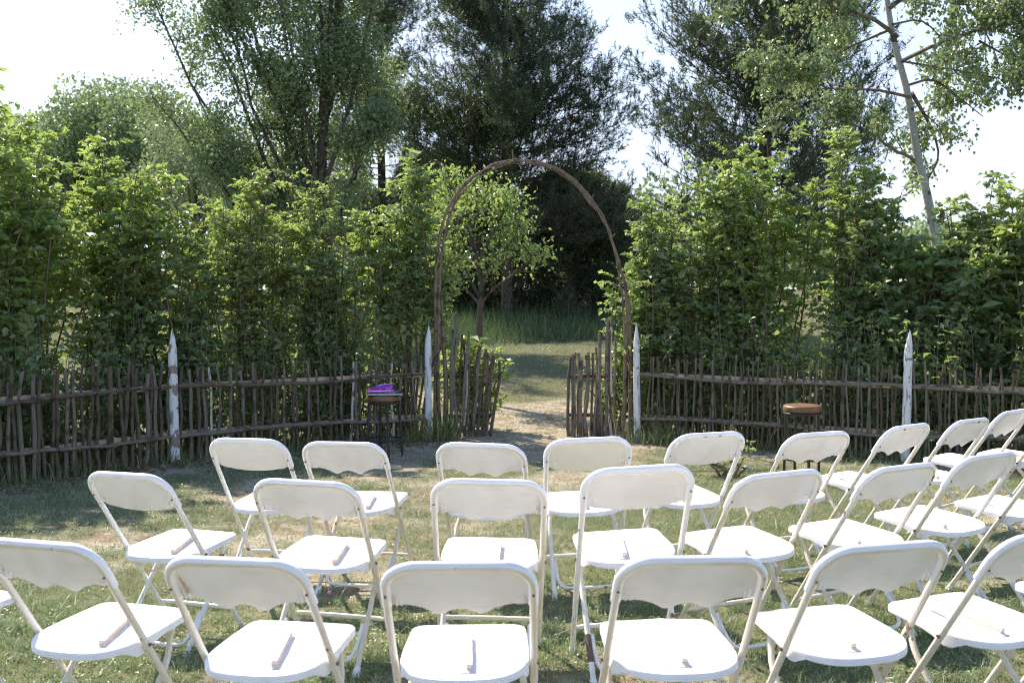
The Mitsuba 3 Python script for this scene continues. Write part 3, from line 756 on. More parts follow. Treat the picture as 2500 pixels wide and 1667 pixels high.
def shrub(x, y, h, rx, ry, label, seed, col=(0.085, 0.16, 0.035), leaf=0.075, stems=12, twigs=24, per=13, low=0.12, yellow=0.004, lean=0.35, name='leafy_shrub', cat='shrub', group='shrubs of the hedge', droop=0.25, aspect=0.62, simple=True):
    g = np.random.default_rng(seed)
    key = thing(name, label, cat, group)
    segs, P, D, N = [], [], [], []
    lobes = g.uniform(0, 2 * np.pi, 4)
    for s in range(stems):
        a = g.choice(lobes) + g.normal(0, 0.9)
        rad = math.sqrt(g.random())
        bx, by = x + 0.45 * rx * rad * math.cos(a), y + 0.45 * ry * rad * math.sin(a)
        tx, ty = x + rx * rad * math.cos(a) * 1.0 + g.normal(0, 0.08), y + ry * rad * math.sin(a) + g.normal(0, 0.06)
        hh = h * (1.0 - 0.26 * rad ** 1.5) * g.uniform(0.74, 1.03)
        t = np.linspace(0, 1, 9)
        px = bx + (tx - bx) * t ** 1.4 + np.interp(t, np.linspace(0, 1, 5), np.r_[0, g.normal(0, 0.05, 4)])
        py = by + (ty - by) * t ** 1.4 + np.interp(t, np.linspace(0, 1, 5), np.r_[0, g.normal(0, 0.05, 4)])
        pz = ground_z(bx, by) - 0.02 + hh * (t * (1 + 0.12 * (1 - t)))
        path = np.stack([px, py, pz], 1)
        segs.append((path, np.linspace(0.014, 0.004, 9)))
        ts = low + (1 - low) * g.random(twigs) ** 0.85
        ts = np.clip(np.r_[ts, 0.97, 1.0], 0, 1)
        for tt in ts:
            b = np.array([np.interp(tt, t, path[:, k]) for k in range(3)])
            az = g.uniform(0, 2 * np.pi)
            ln = g.uniform(0.14, 0.40) * (1.1 - 0.35 * tt) * min(1.0, rx / 0.5)
            d0 = norm(np.array([math.cos(az) * 0.9, math.sin(az) * 0.8, g.uniform(0.2, 1.0)]))
            u = np.linspace(0, 1, 4)[:, None]
            tw = b + d0 * ln * u + np.array([0, 0, -droop * ln]) * u ** 2
            segs.append((tw, np.array([0.0035, 0.003, 0.0022, 0.0015])))
            m_ = max(4, int(per * LEAF_MORE * ln / 0.3))
            uu = np.sort(g.uniform(0.12, 1.0, m_))
            uu[-2:] = 1.0
            pos = b + d0 * ln * uu[:, None] + np.array([0, 0, -droop * ln]) * uu[:, None] ** 2
            side = norm(np.cross(d0, [0, 0, 1.0]) + 1e-6)
            sg = np.where(np.arange(m_) % 2 == 0, 1.0, -1.0)[:, None]
            dd = norm(d0 * 0.55 + side * sg * 0.8 + g.normal(0, 0.35, (m_, 3)) + np.array([0, 0, -0.25]))
            P.append(pos)
            D.append(dd)
            ow = np.array([pos[:, 0].mean() - x, pos[:, 1].mean() - y, 0.0])
            N.append(np.array([0, 0, 0.9]) + 0.65 * ow / (np.linalg.norm(ow) + 0.15) + g.normal(0, 0.5, (m_, 3)))
    P, D, N = np.vstack(P), np.vstack(D), np.vstack(N)
    keep = P[:, 2] > 0.03
    P, D, N = P[keep], D[keep], N[keep]
    n = len(P)
    L = leaf * LEAF_SCALE * np.exp(g.normal(0, 0.28, n))
    leaf_part('foliage', key, P, D, N, L, L * aspect, colors(g, n, col, yellow=yellow), curl=0.18, fold=0.3, simple=simple)
    part('stems', key, mikit.ply(twig_tubes(segs), 'mat_twig'), kind='stuff')
    return key


LILAC, BRIGHT, DEEP, YELLOW = (0.235, 0.30, 0.145), (0.285, 0.37, 0.12), (0.195, 0.27, 0.125), (0.31, 0.345, 0.135)
SHRUBS = [
    (-4.50, 9.35, 3.42, 0.68, 0.5, 'tall bright green shrub at the left edge of the photo', 1, BRIGHT, 0.085, 24, 38),
    (-5.35, 8.75, 3.4, 0.68, 0.5, 'green shrub beyond the left edge of the fence, mostly cut off', 2, BRIGHT, 0.08, 18, 34),
    (-3.82, 10.1, 3.2, 0.55, 0.5, 'bright green shrub second from the left edge, lower than its neighbour', 3, BRIGHT, 0.08, 19, 34),
    (-3.22, 10.3, 2.62, 0.50, 0.45, 'medium green shrub behind the fence post with the peeling paint', 4, LILAC, 0.075, 19, 34),
    (-2.62, 10.75, 2.98, 0.45, 0.42, 'yellowish green shrub with a pointed top in the left hedge', 5, YELLOW, 0.068, 22, 38),
    (-2.15, 11.2, 2.95, 0.42, 0.42, 'dark green shrub with small leaves in the middle of the left hedge', 6, DEEP, 0.055, 17, 36),
    (-1.78, 11.0, 2.38, 0.42, 0.40, 'low rounded green shrub behind the stool with the purple bag', 7, LILAC, 0.065, 17, 34),
    (-1.18, 11.25, 3.0, 0.50, 0.40, 'lilac shrub with bare lower stems just left of the arch', 8, LILAC, 0.075, 20, 26),
    (1.50, 11.35, 2.5, 0.45, 0.42, 'pale green lilac shrub just right of the arch', 9, LILAC, 0.075, 19, 36),
    (2.02, 11.25, 2.9, 0.48, 0.45, 'green shrub with a pointed top, second right of the arch', 10, LILAC, 0.075, 19, 36),
    (2.62, 11.0, 3.5, 0.52, 0.45, 'tallest green shrub of the right hedge, in front of the pine trunk', 11, BRIGHT, 0.075, 20, 38),
    (3.25, 10.8, 3.32, 0.50, 0.45, 'dense green shrub left of the right fence post', 12, LILAC, 0.08, 19, 36),
    (3.80, 10.55, 2.35, 0.45, 0.42, 'large leaved shrub below the pale aspen trunk', 13, DEEP, 0.10, 18, 32),
    (4.35, 10.3, 2.4, 0.45, 0.42, 'large leaved dark shrub right of the aspen trunk', 14, DEEP, 0.10, 18, 32),
    (4.62, 10.25, 2.6, 0.45, 0.42, 'green shrub at the right edge of the photo', 15, LILAC, 0.085, 18, 34),
    (4.88, 9.6, 3.05, 0.45, 0.42, 'tall shrub cut off by the right edge of the photo', 16, BRIGHT, 0.08, 18, 34),
]
for (x, y, h, rx, ry, lab, sd, col, lf, st, tw) in SHRUBS:
    shrub(x, y, h, rx, ry, lab, 100 + sd, col, lf, st, tw, low=0.06 if sd != 8 else 0.45, yellow=0.02 if sd == 5 else 0.003, per=16)
BACK = [(-5.9, 9.3, 3.7, 'big shrub past the left edge whose shade falls on the lawn', 21, BRIGHT), (-4.75, 10.25, 3.3, 'shrub of the back row behind the tall shrub at the left edge', 22, BRIGHT)]
for (x, y, h, lab, sd, col) in BACK:
    shrub(x, y, h, 0.68, 0.5, lab, 100 + sd, col, 0.082, 19, 34, 14, low=0.06, simple=True)
# small plants by the gate
shrub(-0.42, 11.55, 1.05, 0.34, 0.3, 'bright young bush behind the left gate leaf', 201, BRIGHT, 0.085, 13, 18, 13, low=0.05, name='small_bush', cat='bush', group=None)
shrub(1.12, 11.45, 0.95, 0.3, 0.25, 'small bright bush behind the right gate leaf', 202, (0.13, 0.22, 0.07), 0.07, 7, 10, 10, low=0.05, name='small_bush', cat='bush', group=None)
shrub(1.75, 8.65, 0.34, 0.18, 0.14, 'low leafy weed in front of the right fence', 203, BRIGHT, 0.05, 5, 6, 7, low=0.05, name='weed', cat='weed', group=None)
shrub(-1.05, 10.95, 1.12, 0.28, 0.2, 'pale feathery bush behind the fence left of the left gate post', 204, (0.15, 0.20, 0.09), 0.04, 8, 12, 12, low=0.2, name='small_bush', cat='bush', group=None)


# ------------------------------------------------------------------ trees
def grow(g, path, n, lo, hi, length, up, spread, npts=6):
    """Side branches from a limb: list of polylines."""
    out = []
    t = np.linspace(0, 1, len(path))
    for tt in np.sort(g.uniform(lo, hi, n)):
        b = np.array([np.interp(tt, t, path[:, k]) for k in range(3)])
        i = min(int(tt * (len(path) - 1)), len(path) - 2)
        ax = norm(path[i + 1] - path[i])
        side = norm(np.cross(ax, g.normal(0, 1, 3)))
        d = norm(ax * (1 - spread) + side * spread + np.array([0, 0, up]))
        ln = length * g.uniform(0.6, 1.15) * (1.15 - 0.6 * tt)
        u = np.linspace(0, 1, npts)[:, None]
        out.append(b + d * ln * u + np.array([0, 0, up * 0.5 * ln]) * u ** 2 + np.cumsum(g.normal(0, 0.02 * ln, (npts, 3)), 0) * (u > 0))
    return out


def leaf_tree(key, trunk, r0, limbs, seed, col, leaf, n_leaves, bark_mat, sub=(9, 0.9), sub2=(5, 0.4), sigma=0.13, simple=True, hang=0.5, extra_leaf_paths=(), yellow=0.002, aspect=0.8):
    g = np.random.default_rng(seed)
    part('trunk', key, mikit.ply(tube(trunk, np.linspace(r0, r0 * 0.35, len(trunk)), 12), bark_mat, smooth=50))
    segs, tips = [], []
    limb_mat = 'mat_twig' if bark_mat == 'mat_aspen' else bark_mat
    for lp, lr in limbs:
        part('limb', key, mikit.ply(tube(lp, np.linspace(lr, lr * 0.3, len(lp)), 7), limb_mat, smooth=50))
        for s in grow(g, lp, sub[0], 0.2, 1.0, sub[1], 0.35, 0.5):
            segs.append((s, np.linspace(lr * 0.35, 0.004, len(s))))
            for s2 in grow(g, s, sub2[0], 0.15, 1.0, sub2[1], 0.1, 0.6, 4):
                segs.append((s2, np.linspace(0.006, 0.003, 4)))
                tips.append(s2)
    tips += list(extra_leaf_paths)
    part('twigs', key, mikit.ply(twig_tubes(segs, 3), limb_mat), kind='stuff')
    per = max(1, n_leaves // len(tips))
    P = []
    for s in tips:
        t = np.linspace(0, 1, len(s))
        u = g.uniform(0.0, 1.05, per)
        P.append(np.stack([np.interp(u, t, s[:, k]) for k in range(3)], 1) + g.normal(0, sigma, (per, 3)) * [1, 1, 0.8])
    P = np.vstack(P)
    n = len(P)
    D = g.normal(0, 1, (n, 3)) + [0, 0, -hang]
    N = g.normal(0, 1, (n, 3)) + [0, 0, 0.4]
    L = leaf * np.exp(g.normal(0, 0.2, n))
    leaf_part('crown', key, P, D, N, L, L * aspect, colors(g, n, col, yellow=yellow), mat='mat_leaf' if leaf < 0.051 else 'mat_leaf_tree', simple=simple, curl=0.1, fold=0.2)


def limb(g, b, tip, bow=0.15, n=9):
    b, tip = np.asarray(b, float), np.asarray(tip, float)
    t = np.linspace(0, 1, n)[:, None]
    ln = np.linalg.norm(tip - b)
    return b + (tip - b) * t + np.array([0, 0, -bow * ln]) * (4 * t * (1 - t)) * 0.5 + np.cumsum(g.normal(0, 0.015 * ln, (n, 3)), 0) * np.minimum(t * 3, 1) * 0.6


# poplar, upper left
g = np.random.default_rng(31)
k = thing('poplar_tree', 'broad poplar with dark forked trunk and small fluttering leaves, left of the pines', 'tree')
tr = np.array([(-3.95, 22, 0.3), (-3.9, 22, 1.5), (-3.88, 22.0, 3.0), (-3.85, 22.0, 4.4), (-3.75, 22.1, 5.6), (-3.55, 22.1, 7.0), (-3.4, 22.2, 9.0), (-3.3, 22.2, 11.5)])
lb = []
for (z0, tx, ty, tz) in [(1.2, -6.6, 21.6, 4.9), (1.6, -7.2, 22.3, 7.4), (1.0, -5.9, 21.2, 3.9), (2.0, -6.6, 22.0, 8.8), (2.4, -5.7, 21.3, 7.2), (2.6, -5.2, 22.8, 9.4), (3.0, -4.9, 21.2, 8.6), (3.4, -2.5, 21.6, 7.6), (2.2, -2.7, 22.6, 6.0), (1.8, -3.0, 21.3, 4.6),
                        (4.2, -4.4, 21.5, 10.2), (4.8, -2.4, 22.6, 9.8), (5.2, -5.2, 22.6, 11.5), (5.4, -3.4, 21.4, 11.0), (1.4, -5.0, 22.9, 5.4), (2.8, -6.2, 22.8, 10.4), (3.6, -7.0, 21.7, 9.6), (1.5, -6.9, 22.9, 5.9)]:
    b = [np.interp(z0, tr[:, 2], tr[:, i]) for i in range(3)]
    lb.append((limb(g, b, (tx, ty, tz), 0.12), 0.055))
leaf_tree(k, smooth_path(tr, 20), 0.135, lb, 32, (0.21, 0.295, 0.14), 0.066, 70000, 'mat_trunk', sub=(9, 1.25), sub2=(5, 0.6), sigma=0.17)

# aspen, upper right: pale leaning trunk
g = np.random.default_rng(41)
k = thing('aspen_tree', 'slender aspen with pale leaning trunk and sparse drooping leaves at the upper right', 'tree')
YA = 13.0
tr = smooth_path([P2(2300, 700, YA) * [1, 1, 0] + [0.28, 0, -0.1], P2(2285, 600, YA), P2(2262, 470, YA), P2(2240, 380, YA), P2(2216, 230, YA), P2(2185, 110, YA), P2(2166, 0, YA), P2(2150, -180, YA), P2(2140, -420, YA)], 26)
lb = []
for pts, r in (([(2250, 412), (2215, 385), (2170, 370), (2090, 320), (2010, 300)], 0.026), ([(2226, 228), (2268, 270), (2310, 320), (2334, 375), (2318, 430)], 0.026), ([(2222, 238), (2120, 228), (2010, 235), (1925, 222), (1850, 240)], 0.02),
               ([(2190, 90), (2120, 55), (2030, 40), (1940, 10), (1860, 30)], 0.028), ([(2200, 150), (2290, 110), (2380, 90), (2470, 130)], 0.026), ([(2172, 20), (2260, -40), (2360, -30), (2450, 40), (2500, 120)], 0.03),
               ([(2166, -20), (2100, -120), (2000, -160), (1880, -120), (1790, -20), (1740, 90)], 0.032), ([(2160, -80), (2260, -180), (2380, -200), (2500, -120), (2560, 40)], 0.032), ([(2212, 210), (2290, 190), (2370, 230), (2440, 270)], 0.018),
               ([(2160, -60), (2080, -30), (1980, 60), (1900, 160), (1830, 210)], 0.02), ([(2180, 70), (2060, 120), (1960, 190), (1890, 280)], 0.018), ([(2390, 100), (2460, 180), (2520, 280)], 0.014), ([(2160, -80), (2300, -60), (2420, 60), (2480, 180)], 0.02), ([(2200, 150), (2300, 190), (2420, 240)], 0.014), ([(2180, 60), (2270, 40), (2350, 90), (2400, 170)], 0.014), ([(2155, -150), (2330, -220), (2450, -60), (2490, 120)], 0.02)):
    p = np.array([P2(u, v, YA + g.uniform(-0.1, 0.1)) for u, v in pts])
    p[:, 1] += np.linspace(0, g.uniform(-1.0, 1.0), len(p))
    lb.append((smooth_path(p, 10), r))
leaf_tree(k, tr, 0.060, lb, 42, (0.22, 0.30, 0.14), 0.052, 19000, 'mat_aspen', sub=(8, 0.5), sub2=(4, 0.28), sigma=0.075, simple=True, hang=1.1)

# small plum tree seen through the arch
g = np.random.default_rng(51)
k = thing('plum_tree', 'small bright green tree with dark crooked trunk seen through the arch', 'tree')
YP = 13.6
tr = smooth_path([P2(1168, 900, YP) * [1, 1, 0] + [0, 0, 0.02], P2(1170, 820, YP), P2(1172, 760, YP), P2(1176, 700, YP), P2(1165, 640, YP), P2(1150, 560, YP), P2(1140, 500, YP)], 16)
lb = []
for pts in ([(1174, 730), (1150, 690), (1120, 640), (1095, 590), (1085, 540)], [(1176, 700), (1200, 650), (1240, 600), (1280, 560)], [(1168, 650), (1190, 590), (1220, 540), (1240, 500)], [(1160, 610), (1130, 560), (1110, 510), (1120, 470)],
            [(1150, 560), (1170, 520), (1185, 480)], [(1174, 740), (1210, 700), (1255, 670), (1290, 640)], [(1170, 740), (1130, 700), (1080, 670), (1060, 640)], [(1150, 560), (1100, 540), (1070, 530)]):
    p = np.array([P2(u, v, YP) for u, v in pts])
    p[:, 1] += np.linspace(0, g.uniform(-0.6, 0.6), len(p))
    lb.append((smooth_path(p, 8), 0.022))
leaf_tree(k, tr, 0.05, lb, 52, (0.23, 0.34, 0.11), 0.05, 4600, 'mat_trunk', sub=(8, 0.48), sub2=(4, 0.28), sigma=0.085, simple=False, aspect=0.6)


def pine(key, x, y, h, seed, z_low, spread, n_whorl, tuft_len=0.14, needles=14, r0=0.16, lean=(0, 0), bare=1.0, asc=0.55, col=(0.085, 0.118, 0.062), tufts_per=1.0, shape=0.9, w=0.008):
    g = np.random.default_rng(seed)
    t = np.linspace(0, 1, 14)
    trunk = np.stack([x + lean[0] * t + np.cumsum(g.normal(0, 0.02, 14)), y + lean[1] * t, float(ground_z(x, y)) - 0.1 + h * t], 1)
    part('trunk', key, mikit.ply(tube(trunk, r0 * (1 - 0.85 * t), 10), 'mat_trunk', smooth=50))
    segs, TP, TD = [], [], []
    zz = np.sort(g.uniform(bare, h * 0.985, n_whorl))
    for z in zz:
        f = (z - bare) / (h - bare)
        b = np.array([np.interp(z, trunk[:, 2], trunk[:, i]) for i in range(3)])
        az = g.uniform(0, 2 * np.pi)
        ln = spread * (1 - f) ** shape * g.uniform(0.7, 1.1) + 0.15
        live = z > z_low
        if not live:
            ln *= 0.75
        d = np.array([math.cos(az), math.sin(az), 0])
        u = np.linspace(0, 1, 8)[:, None]
        up = asc * (0.5 + 0.7 * f)
        p = b + d * ln * u + np.array([0, 0, 1]) * (ln * (up * u ** 1.6 - 0.08 * u)) + np.cumsum(g.normal(0, 0.018 * ln, (8, 3)), 0) * np.minimum(u * 3, 1)
        segs.append((p, np.linspace(0.028 * (1.2 - f), 0.006, 8)))
        for s in grow(g, p, int(9 + 7 * ln), 0.1 if live else 0.3, 1.0, 0.20 * ln + 0.32, 0.3, 0.55, 5):
            segs.append((s, np.linspace(0.008, 0.004, 5)))
            if not live and g.random() < 0.72:
                continue
            m_ = max(2, int(5 * tufts_per))
            uu = g.uniform(0.25, 1.0, m_)
            uu[-1] = 1.0
            tt = np.linspace(0, 1, 5)
            pos = np.stack([np.interp(uu, tt, s[:, i]) for i in range(3)], 1) + g.normal(0, 0.085, (m_, 3))
            dd = norm(norm(s[-1] - s[0])[None] * 1.0 + g.normal(0, 0.35, (m_, 3)) + [0, 0, 0.35])
            TP.append(pos)
            TD.append(dd)  # upturned shoots
    part('branches', key, mikit.ply(twig_tubes(segs, 3), 'mat_trunk'), kind='stuff')
    TP, TD = np.vstack(TP), np.vstack(TD)
    n = len(TP) * needles
    # a shoot about twice as long as the needles, needles pointing forward and out all round it
    P = np.repeat(TP, needles, 0) + np.repeat(TD, needles, 0) * g.uniform(-0.11, 0.08, (n, 1))
    D = norm(np.repeat(TD, needles, 0) * 0.62 + g.normal(0, 0.55, (n, 3)))
    S = norm(np.cross(D, g.normal(0, 1, (n, 3))))
    L = tuft_len * g.uniform(0.7, 1.15, (n, 1))
    V = np.stack([P - S * w, P + S * w, P + D * L], 1).reshape(-1, 3)
    F = np.arange(3 * n).reshape(-1, 3)
    c = colors(g, len(TP), col, 0.25).repeat(needles, 0)
    part('crown', key, mikit.ply((V, F), 'mat_needle', color=np.repeat(c, 3, 0)), kind='stuff')
    return n


k = thing('pine_tree', 'large dark pine behind the arch, its trunk framed by the bent branches', 'tree', 'pines behind the hedge')
np1 = pine(k, -0.10, 27.0, 12.8, 61, 4.2, 3.9, 225, bare=2.4, shape=0.92, needles=11, w=0.0098)
k = thing('pine_tree', 'dark pine left of the large pine, half hidden behind the poplar', 'tree', 'pines behind the hedge')
np2 = pine(k, -3.9, 33.0, 16.5, 62, 2.6, 2.8, 165, bare=1.5, shape=0.5, needles=10, w=0.010)
k = thing('pine_tree', 'open pine with upswept branches and black trunk right of the sky gap', 'tree', 'pines behind the hedge')
np3 = pine(k, 4.85, 21.0, 12.5, 63, 3.2, 3.1, 165, bare=1.8, asc=0.95, shape=0.72, needles=11, w=0.0095)
k = thing('pine_tree', 'low dense pine in deep shade at the end of the lawn behind the arch', 'tree', 'pines behind the hedge')
np4 = pine(k, 1.75, 29.5, 4.6, 64, 0.8, 2.7, 120, bare=0.75, asc=0.12, shape=0.45, col=(0.075, 0.105, 0.055), needles=10, w=0.012, tuft_len=0.18)
k = thing('pine_tree', 'low shaded pine behind the plum tree left of the arch opening', 'tree', 'pines behind the hedge')
np5 = pine(k, -1.9, 31.0, 5.2, 65, 0.8, 2.8, 110, bare=0.75, asc=0.12, shape=0.45, col=(0.075, 0.105, 0.055), needles=10, w=0.012, tuft_len=0.18)


def far_tree(x, y, h, r, label, seed, col, n=6000, leaf=0.2, group='far trees beyond the garden', z_low=0.25):
    """A rounded crown of many separate leaf clumps round a trunk with limbs."""
    g = np.random.default_rng(seed)
    k = thing('round_tree', label, 'tree', group)
    z0 = float(ground_z(x, y))
    part('trunk', k, mikit.ply(tube([(x, y, z0 - 0.2), (x + 0.1, y, z0 + h * 0.3), (x, y, z0 + h * 0.75)], [h * 0.028, h * 0.02, h * 0.008], 8), 'mat_trunk', smooth=50))
    nc = 54
    c = norm(g.normal(0, 1, (nc, 3))) * (g.random((nc, 1)) ** 0.35)
    cen = np.array([x, y, z0 + h * (z_low + 1) / 2]) + c * np.array([r, r, h * (1 - z_low) / 2]) * 0.74
    rad = r * g.uniform(0.22, 0.34, nc)
    segs = [(limb(g, (x, y, z0 + h * 0.3), cc, 0.1, 5), np.linspace(h * 0.008, 0.02, 5)) for cc in cen[:26]]
    part('limbs', k, mikit.ply(twig_tubes(segs, 4), 'mat_trunk'), kind='stuff')
    i = g.integers(0, nc, n)
    P = cen[i] + norm(g.normal(0, 1, (n, 3))) * (rad[i] * g.random(n) ** 0.22)[:, None]
    L = leaf * np.exp(g.normal(0, 0.25, n))
    leaf_part('crown', k, P, g.normal(0, 1, (n, 3)), g.normal(0, 1, (n, 3)) + [0, 0, 0.5], L, L * 0.8, colors(g, n, col), mat='mat_leaf_tree', simple=True)


far_tree(-21.5, 48, 9.9, 4.2, 'pale green round tree at the far left edge, partly behind the shrub', 71, (0.27, 0.37, 0.19), 20000, 0.15)
far_tree(-17.6, 46, 10.1, 3.8, 'pale green round tree standing second from the left in the distance', 72, (0.26, 0.36, 0.18), 20000, 0.15)
far_tree(-14.6, 44, 9.0, 3.4, 'darker round tree beside the open sky at the left', 73, (0.22, 0.33, 0.15), 18000, 0.14)
far_tree(-9.4, 32, 6.4, 2.4, 'greyish silver green tree between the round trees and the poplar', 74, (0.30, 0.35, 0.23), 14000, 0.085)
far_tree(-6.4, 30, 5.4, 2.4, 'small olive green tree low behind the poplar', 75, (0.22, 0.29, 0.13), 12000, 0.085)
FARS = [(-30, 70, 11, 5), (-12, 74, 9, 5), (-3, 78, 9, 5), (4, 72, 8, 5), (12, 76, 9, 5.5), (21, 70, 5.5, 5), (31, 74, 5.5, 6), (42, 78, 7, 6), (-42, 78, 12, 6)]
NAMES = ['left of the silver tree', 'behind the poplar trunk', 'behind the large pine', 'in the gap right of the large pine', 'behind the upswept pine', 'behind the aspen trunk', 'at the right edge of the frame', 'past the right edge of the frame', 'past the left edge of the frame']
for i, ((x, y, h, r), nm) in enumerate(zip(FARS, NAMES)):
    far_tree(x, y, h, r, f'hazy distant tree low {nm}', 80 + i, (0.24, 0.32, 0.15), 5000, 0.34, 'distant tree line', 0.08)

for i in range(11):
    far_tree(-19 + 4.3 * i, 50 + 2 * (i % 3), 3.6 + 0.5 * (i % 2), 2.9, f'low distant bush closing the far end of the meadow, {(ORD + ["eleventh"])[i]} from the left', 120 + i, (0.22, 0.30, 0.14), 1900, 0.26, 'low bushes at the end of the meadow', -0.12)

# ------------------------------------------------------------------ grass, weeds, litter
def blades(g, x, y, hgt, wid, col, lean=0.6, three=True, key='lawn_grass', label='short patchy lawn grass between the chairs and beyond the gate', cat='grass', mat='mat_grass'):
    n = len(x)
    z = ground_z(x, y)
    B = np.stack([x, y, z - 0.003], 1)
    az = g.uniform(0, 2 * np.pi, n)
    S = np.stack([np.cos(az), np.sin(az), 0 * az], 1)
    la = g.uniform(0, 2 * np.pi, n)
    LD = np.stack([np.cos(la), np.sin(la), 0 * la], 1) * (np.abs(g.normal(0, lean, n)) + 0.1)[:, None]
    up = np.array([0, 0, 1.0])
    h_, w_ = hgt[:, None], wid[:, None]
    Mid = B + (up * 0.6 + LD * 0.35) * h_
    Tip = B + (up * 0.95 + LD * 1.15) * h_
    if three:
        V = np.stack([B - S * w_ / 2, B + S * w_ / 2, Mid - S * w_ * 0.4, Mid + S * w_ * 0.4, Tip], 1).reshape(-1, 3)
        F = (np.arange(n)[:, None, None] * 5 + np.array([[0, 1, 3], [0, 3, 2], [2, 3, 4]])[None]).reshape(-1, 3)
        per = 5
    else:
        V = np.stack([B - S * w_ / 2, B + S * w_ / 2, Tip], 1).reshape(-1, 3)
        F = np.arange(3 * n).reshape(-1, 3)
        per = 3
    return V, F, np.repeat(col, per, 0)


g = np.random.default_rng(91)


def lawn(n, y0, y1, dens_pow, hmul, wmul, three):
    u = g.random(n)
    y = y0 + (y1 - y0) * u
    x = g.uniform(-1, 1, n) * (0.5 * y + 0.35)
    keep = g.random(n) < (x * 0 + (0.5 * y + 0.35) / (0.5 * y1 + 0.35))
    x, y = x[keep], y[keep]
    d = dry_np(x, y)
    f32 = lambda a: mi.Float(a.astype(np.float32))
    cl = np.array(0.45 * fbm(f32(x * 7), f32(y * 7), 3.0, 2) + 0.55 * noise(f32(x * 21), f32(y * 21), 5.0))
    keep = g.random(len(x)) < np.clip(1.0 - 0.5 * d, 0, 1) * np.clip(0.30 + 2.1 * (cl - 0.30), 0.08, 1)
    x, y, d, cl = x[keep], y[keep], d[keep], cl[keep]
    n = len(x)
    hgt = hmul * (0.014 + 0.036 * np.clip((cl - 0.35) * 2.2, 0, 1) * (1 - 0.5 * d)) * np.exp(g.normal(0, 0.3, n))
    straw = (g.random(n) < 0.13 + 0.55 * d)[:, None]
    green = np.array([[0.225, 0.275, 0.15]]) * np.exp(g.normal(0, 0.42, (n, 1))) * (1 + 0.25 * (cl[:, None] - 0.5)) * np.exp(g.normal(0, 0.06, (n, 3)))
    dryc = np.array([[0.56, 0.50, 0.38]]) * np.exp(g.normal(0, 0.3, (n, 1)))
    return blades(g, x, y, hgt, wmul * g.uniform(0.0022, 0.0042, n), np.clip(np.where(straw, dryc, green), 0, 0.8), three=three)


parts_ = [lawn(205000, 2.3, 5.2, 0, 1.0, 1.0, True), lawn(210000, 5.2, 8.5, 0, 1.0, 1.25, False), lawn(150000, 8.5, 13, 0, 1.05, 1.6, False), lawn(100000, 13, 26, 0, 1.3, 3.2, False)]
V, F, C, o = [], [], [], 0
for v, f, c in parts_:
    V.append(v)
    F.append(f + o)
    C.append(c)
    o += len(v)
scene['lawn_grass'] = mikit.ply((np.vstack(V), np.vstack(F)), 'mat_grass', color=np.vstack(C))
labels['lawn_grass'] = {'label': 'short patchy lawn grass under the chairs and beyond the gate', 'category': 'grass', 'kind': 'stuff'}
n_grass = len(np.vstack(F))
# clover and other broad leaves in the turf
n = 60000
y = 2.3 + 7 * g.random(n) ** 1.3
x = g.uniform(-1, 1, n) * (0.5 * y + 0.3)
cl = np.array(fbm(mi.Float((x * 3.1 + 7).astype(np.float32)), mi.Float((y * 3.1).astype(np.float32)), 9.0, 3))
keep = (g.random(n) < np.clip((cl - 0.42) * 6, 0, 1)) & (g.random(n) < 1 - 0.8 * dry_np(x, y))
x, y = x[keep], y[keep]
n = len(x)
az = g.uniform(0, 2 * np.pi, n)
Pc = np.stack([x, y, ground_z(x, y) + g.uniform(0.008, 0.03, n)], 1)
Lc = g.uniform(0.010, 0.020, n)
Vc, Fc, per = leaf_mesh(Pc, np.stack([np.cos(az), np.sin(az), g.normal(0.1, 0.25, n)], 1), np.array([0, 0, 1.0]) + g.normal(0, 0.35, (n, 3)), Lc, Lc * 0.9, simple=True, fold=0.15)
scene['clover'] = mikit.ply((Vc, Fc), 'mat_grass', color=np.repeat(colors(g, n, (0.13, 0.22, 0.07)), per, 0))
labels['clover'] = {'label': 'patches of small clover leaves in the lawn', 'category': 'clover', 'kind': 'stuff'}


def scatter_line(pts, n, sig, g):
    x, t, L = along(pts, g.uniform(0, along(pts, [0])[2], n))
    return x + g.normal(0, sig, (n, 2))


# tall grass along the foot of the fence and at the end of the lawn
lines = [([PT['Lm'], PT['L0'], PT['L1'], PT['L2']], 2200, 0.09, 0.11), ([PT['R1'], PT['R2'], PT['Rm']], 2200, 0.09, 0.11), ([(1.2, 10.6), (1.75, 10.35)], 420, 0.10, 0.17), ([(-0.95, 10.7), (-0.62, 10.8)], 500, 0.08, 0.22)]
XY, HH = [], []
for pts, n, sg_, h in lines:
    p = scatter_line(pts, n, sg_, g)
    XY.append(p)
    HH.append(h * np.exp(g.normal(0, 0.4, n)))
XY, HH = np.vstack(XY), np.concatenate(HH)
n = len(XY)
cg = np.where((g.random(n) < 0.3)[:, None], [[0.40, 0.33, 0.19]], [[0.12, 0.19, 0.05]]) * np.exp(g.normal(0, 0.25, (n, 1)))
v, f, c = blades(g, XY[:, 0], XY[:, 1], HH, np.full(n, 0.0045), np.clip(cg, 0, 0.8), lean=0.35)
scene['fence_weeds'] = mikit.ply((v, f), 'mat_grass', color=c)
labels['fence_weeds'] = {'label': 'longer grass and weeds growing along the foot of the fence', 'category': 'weeds', 'kind': 'stuff'}
n = 26000
y = g.uniform(16.5, 33, n)
x = g.uniform(-4.5, 5.5, n)
keep = (y > 20.8 + 0.8 * np.sin(x * 0.9)) | (np.abs(x - 0.4) > 2.6)
x, y = x[keep], y[keep]
n = len(x)
cg = np.where((g.random(n) < 0.12)[:, None], [[0.20, 0.19, 0.10]], [[0.07, 0.12, 0.05]]) * np.exp(g.normal(0, 0.25, (n, 1)))
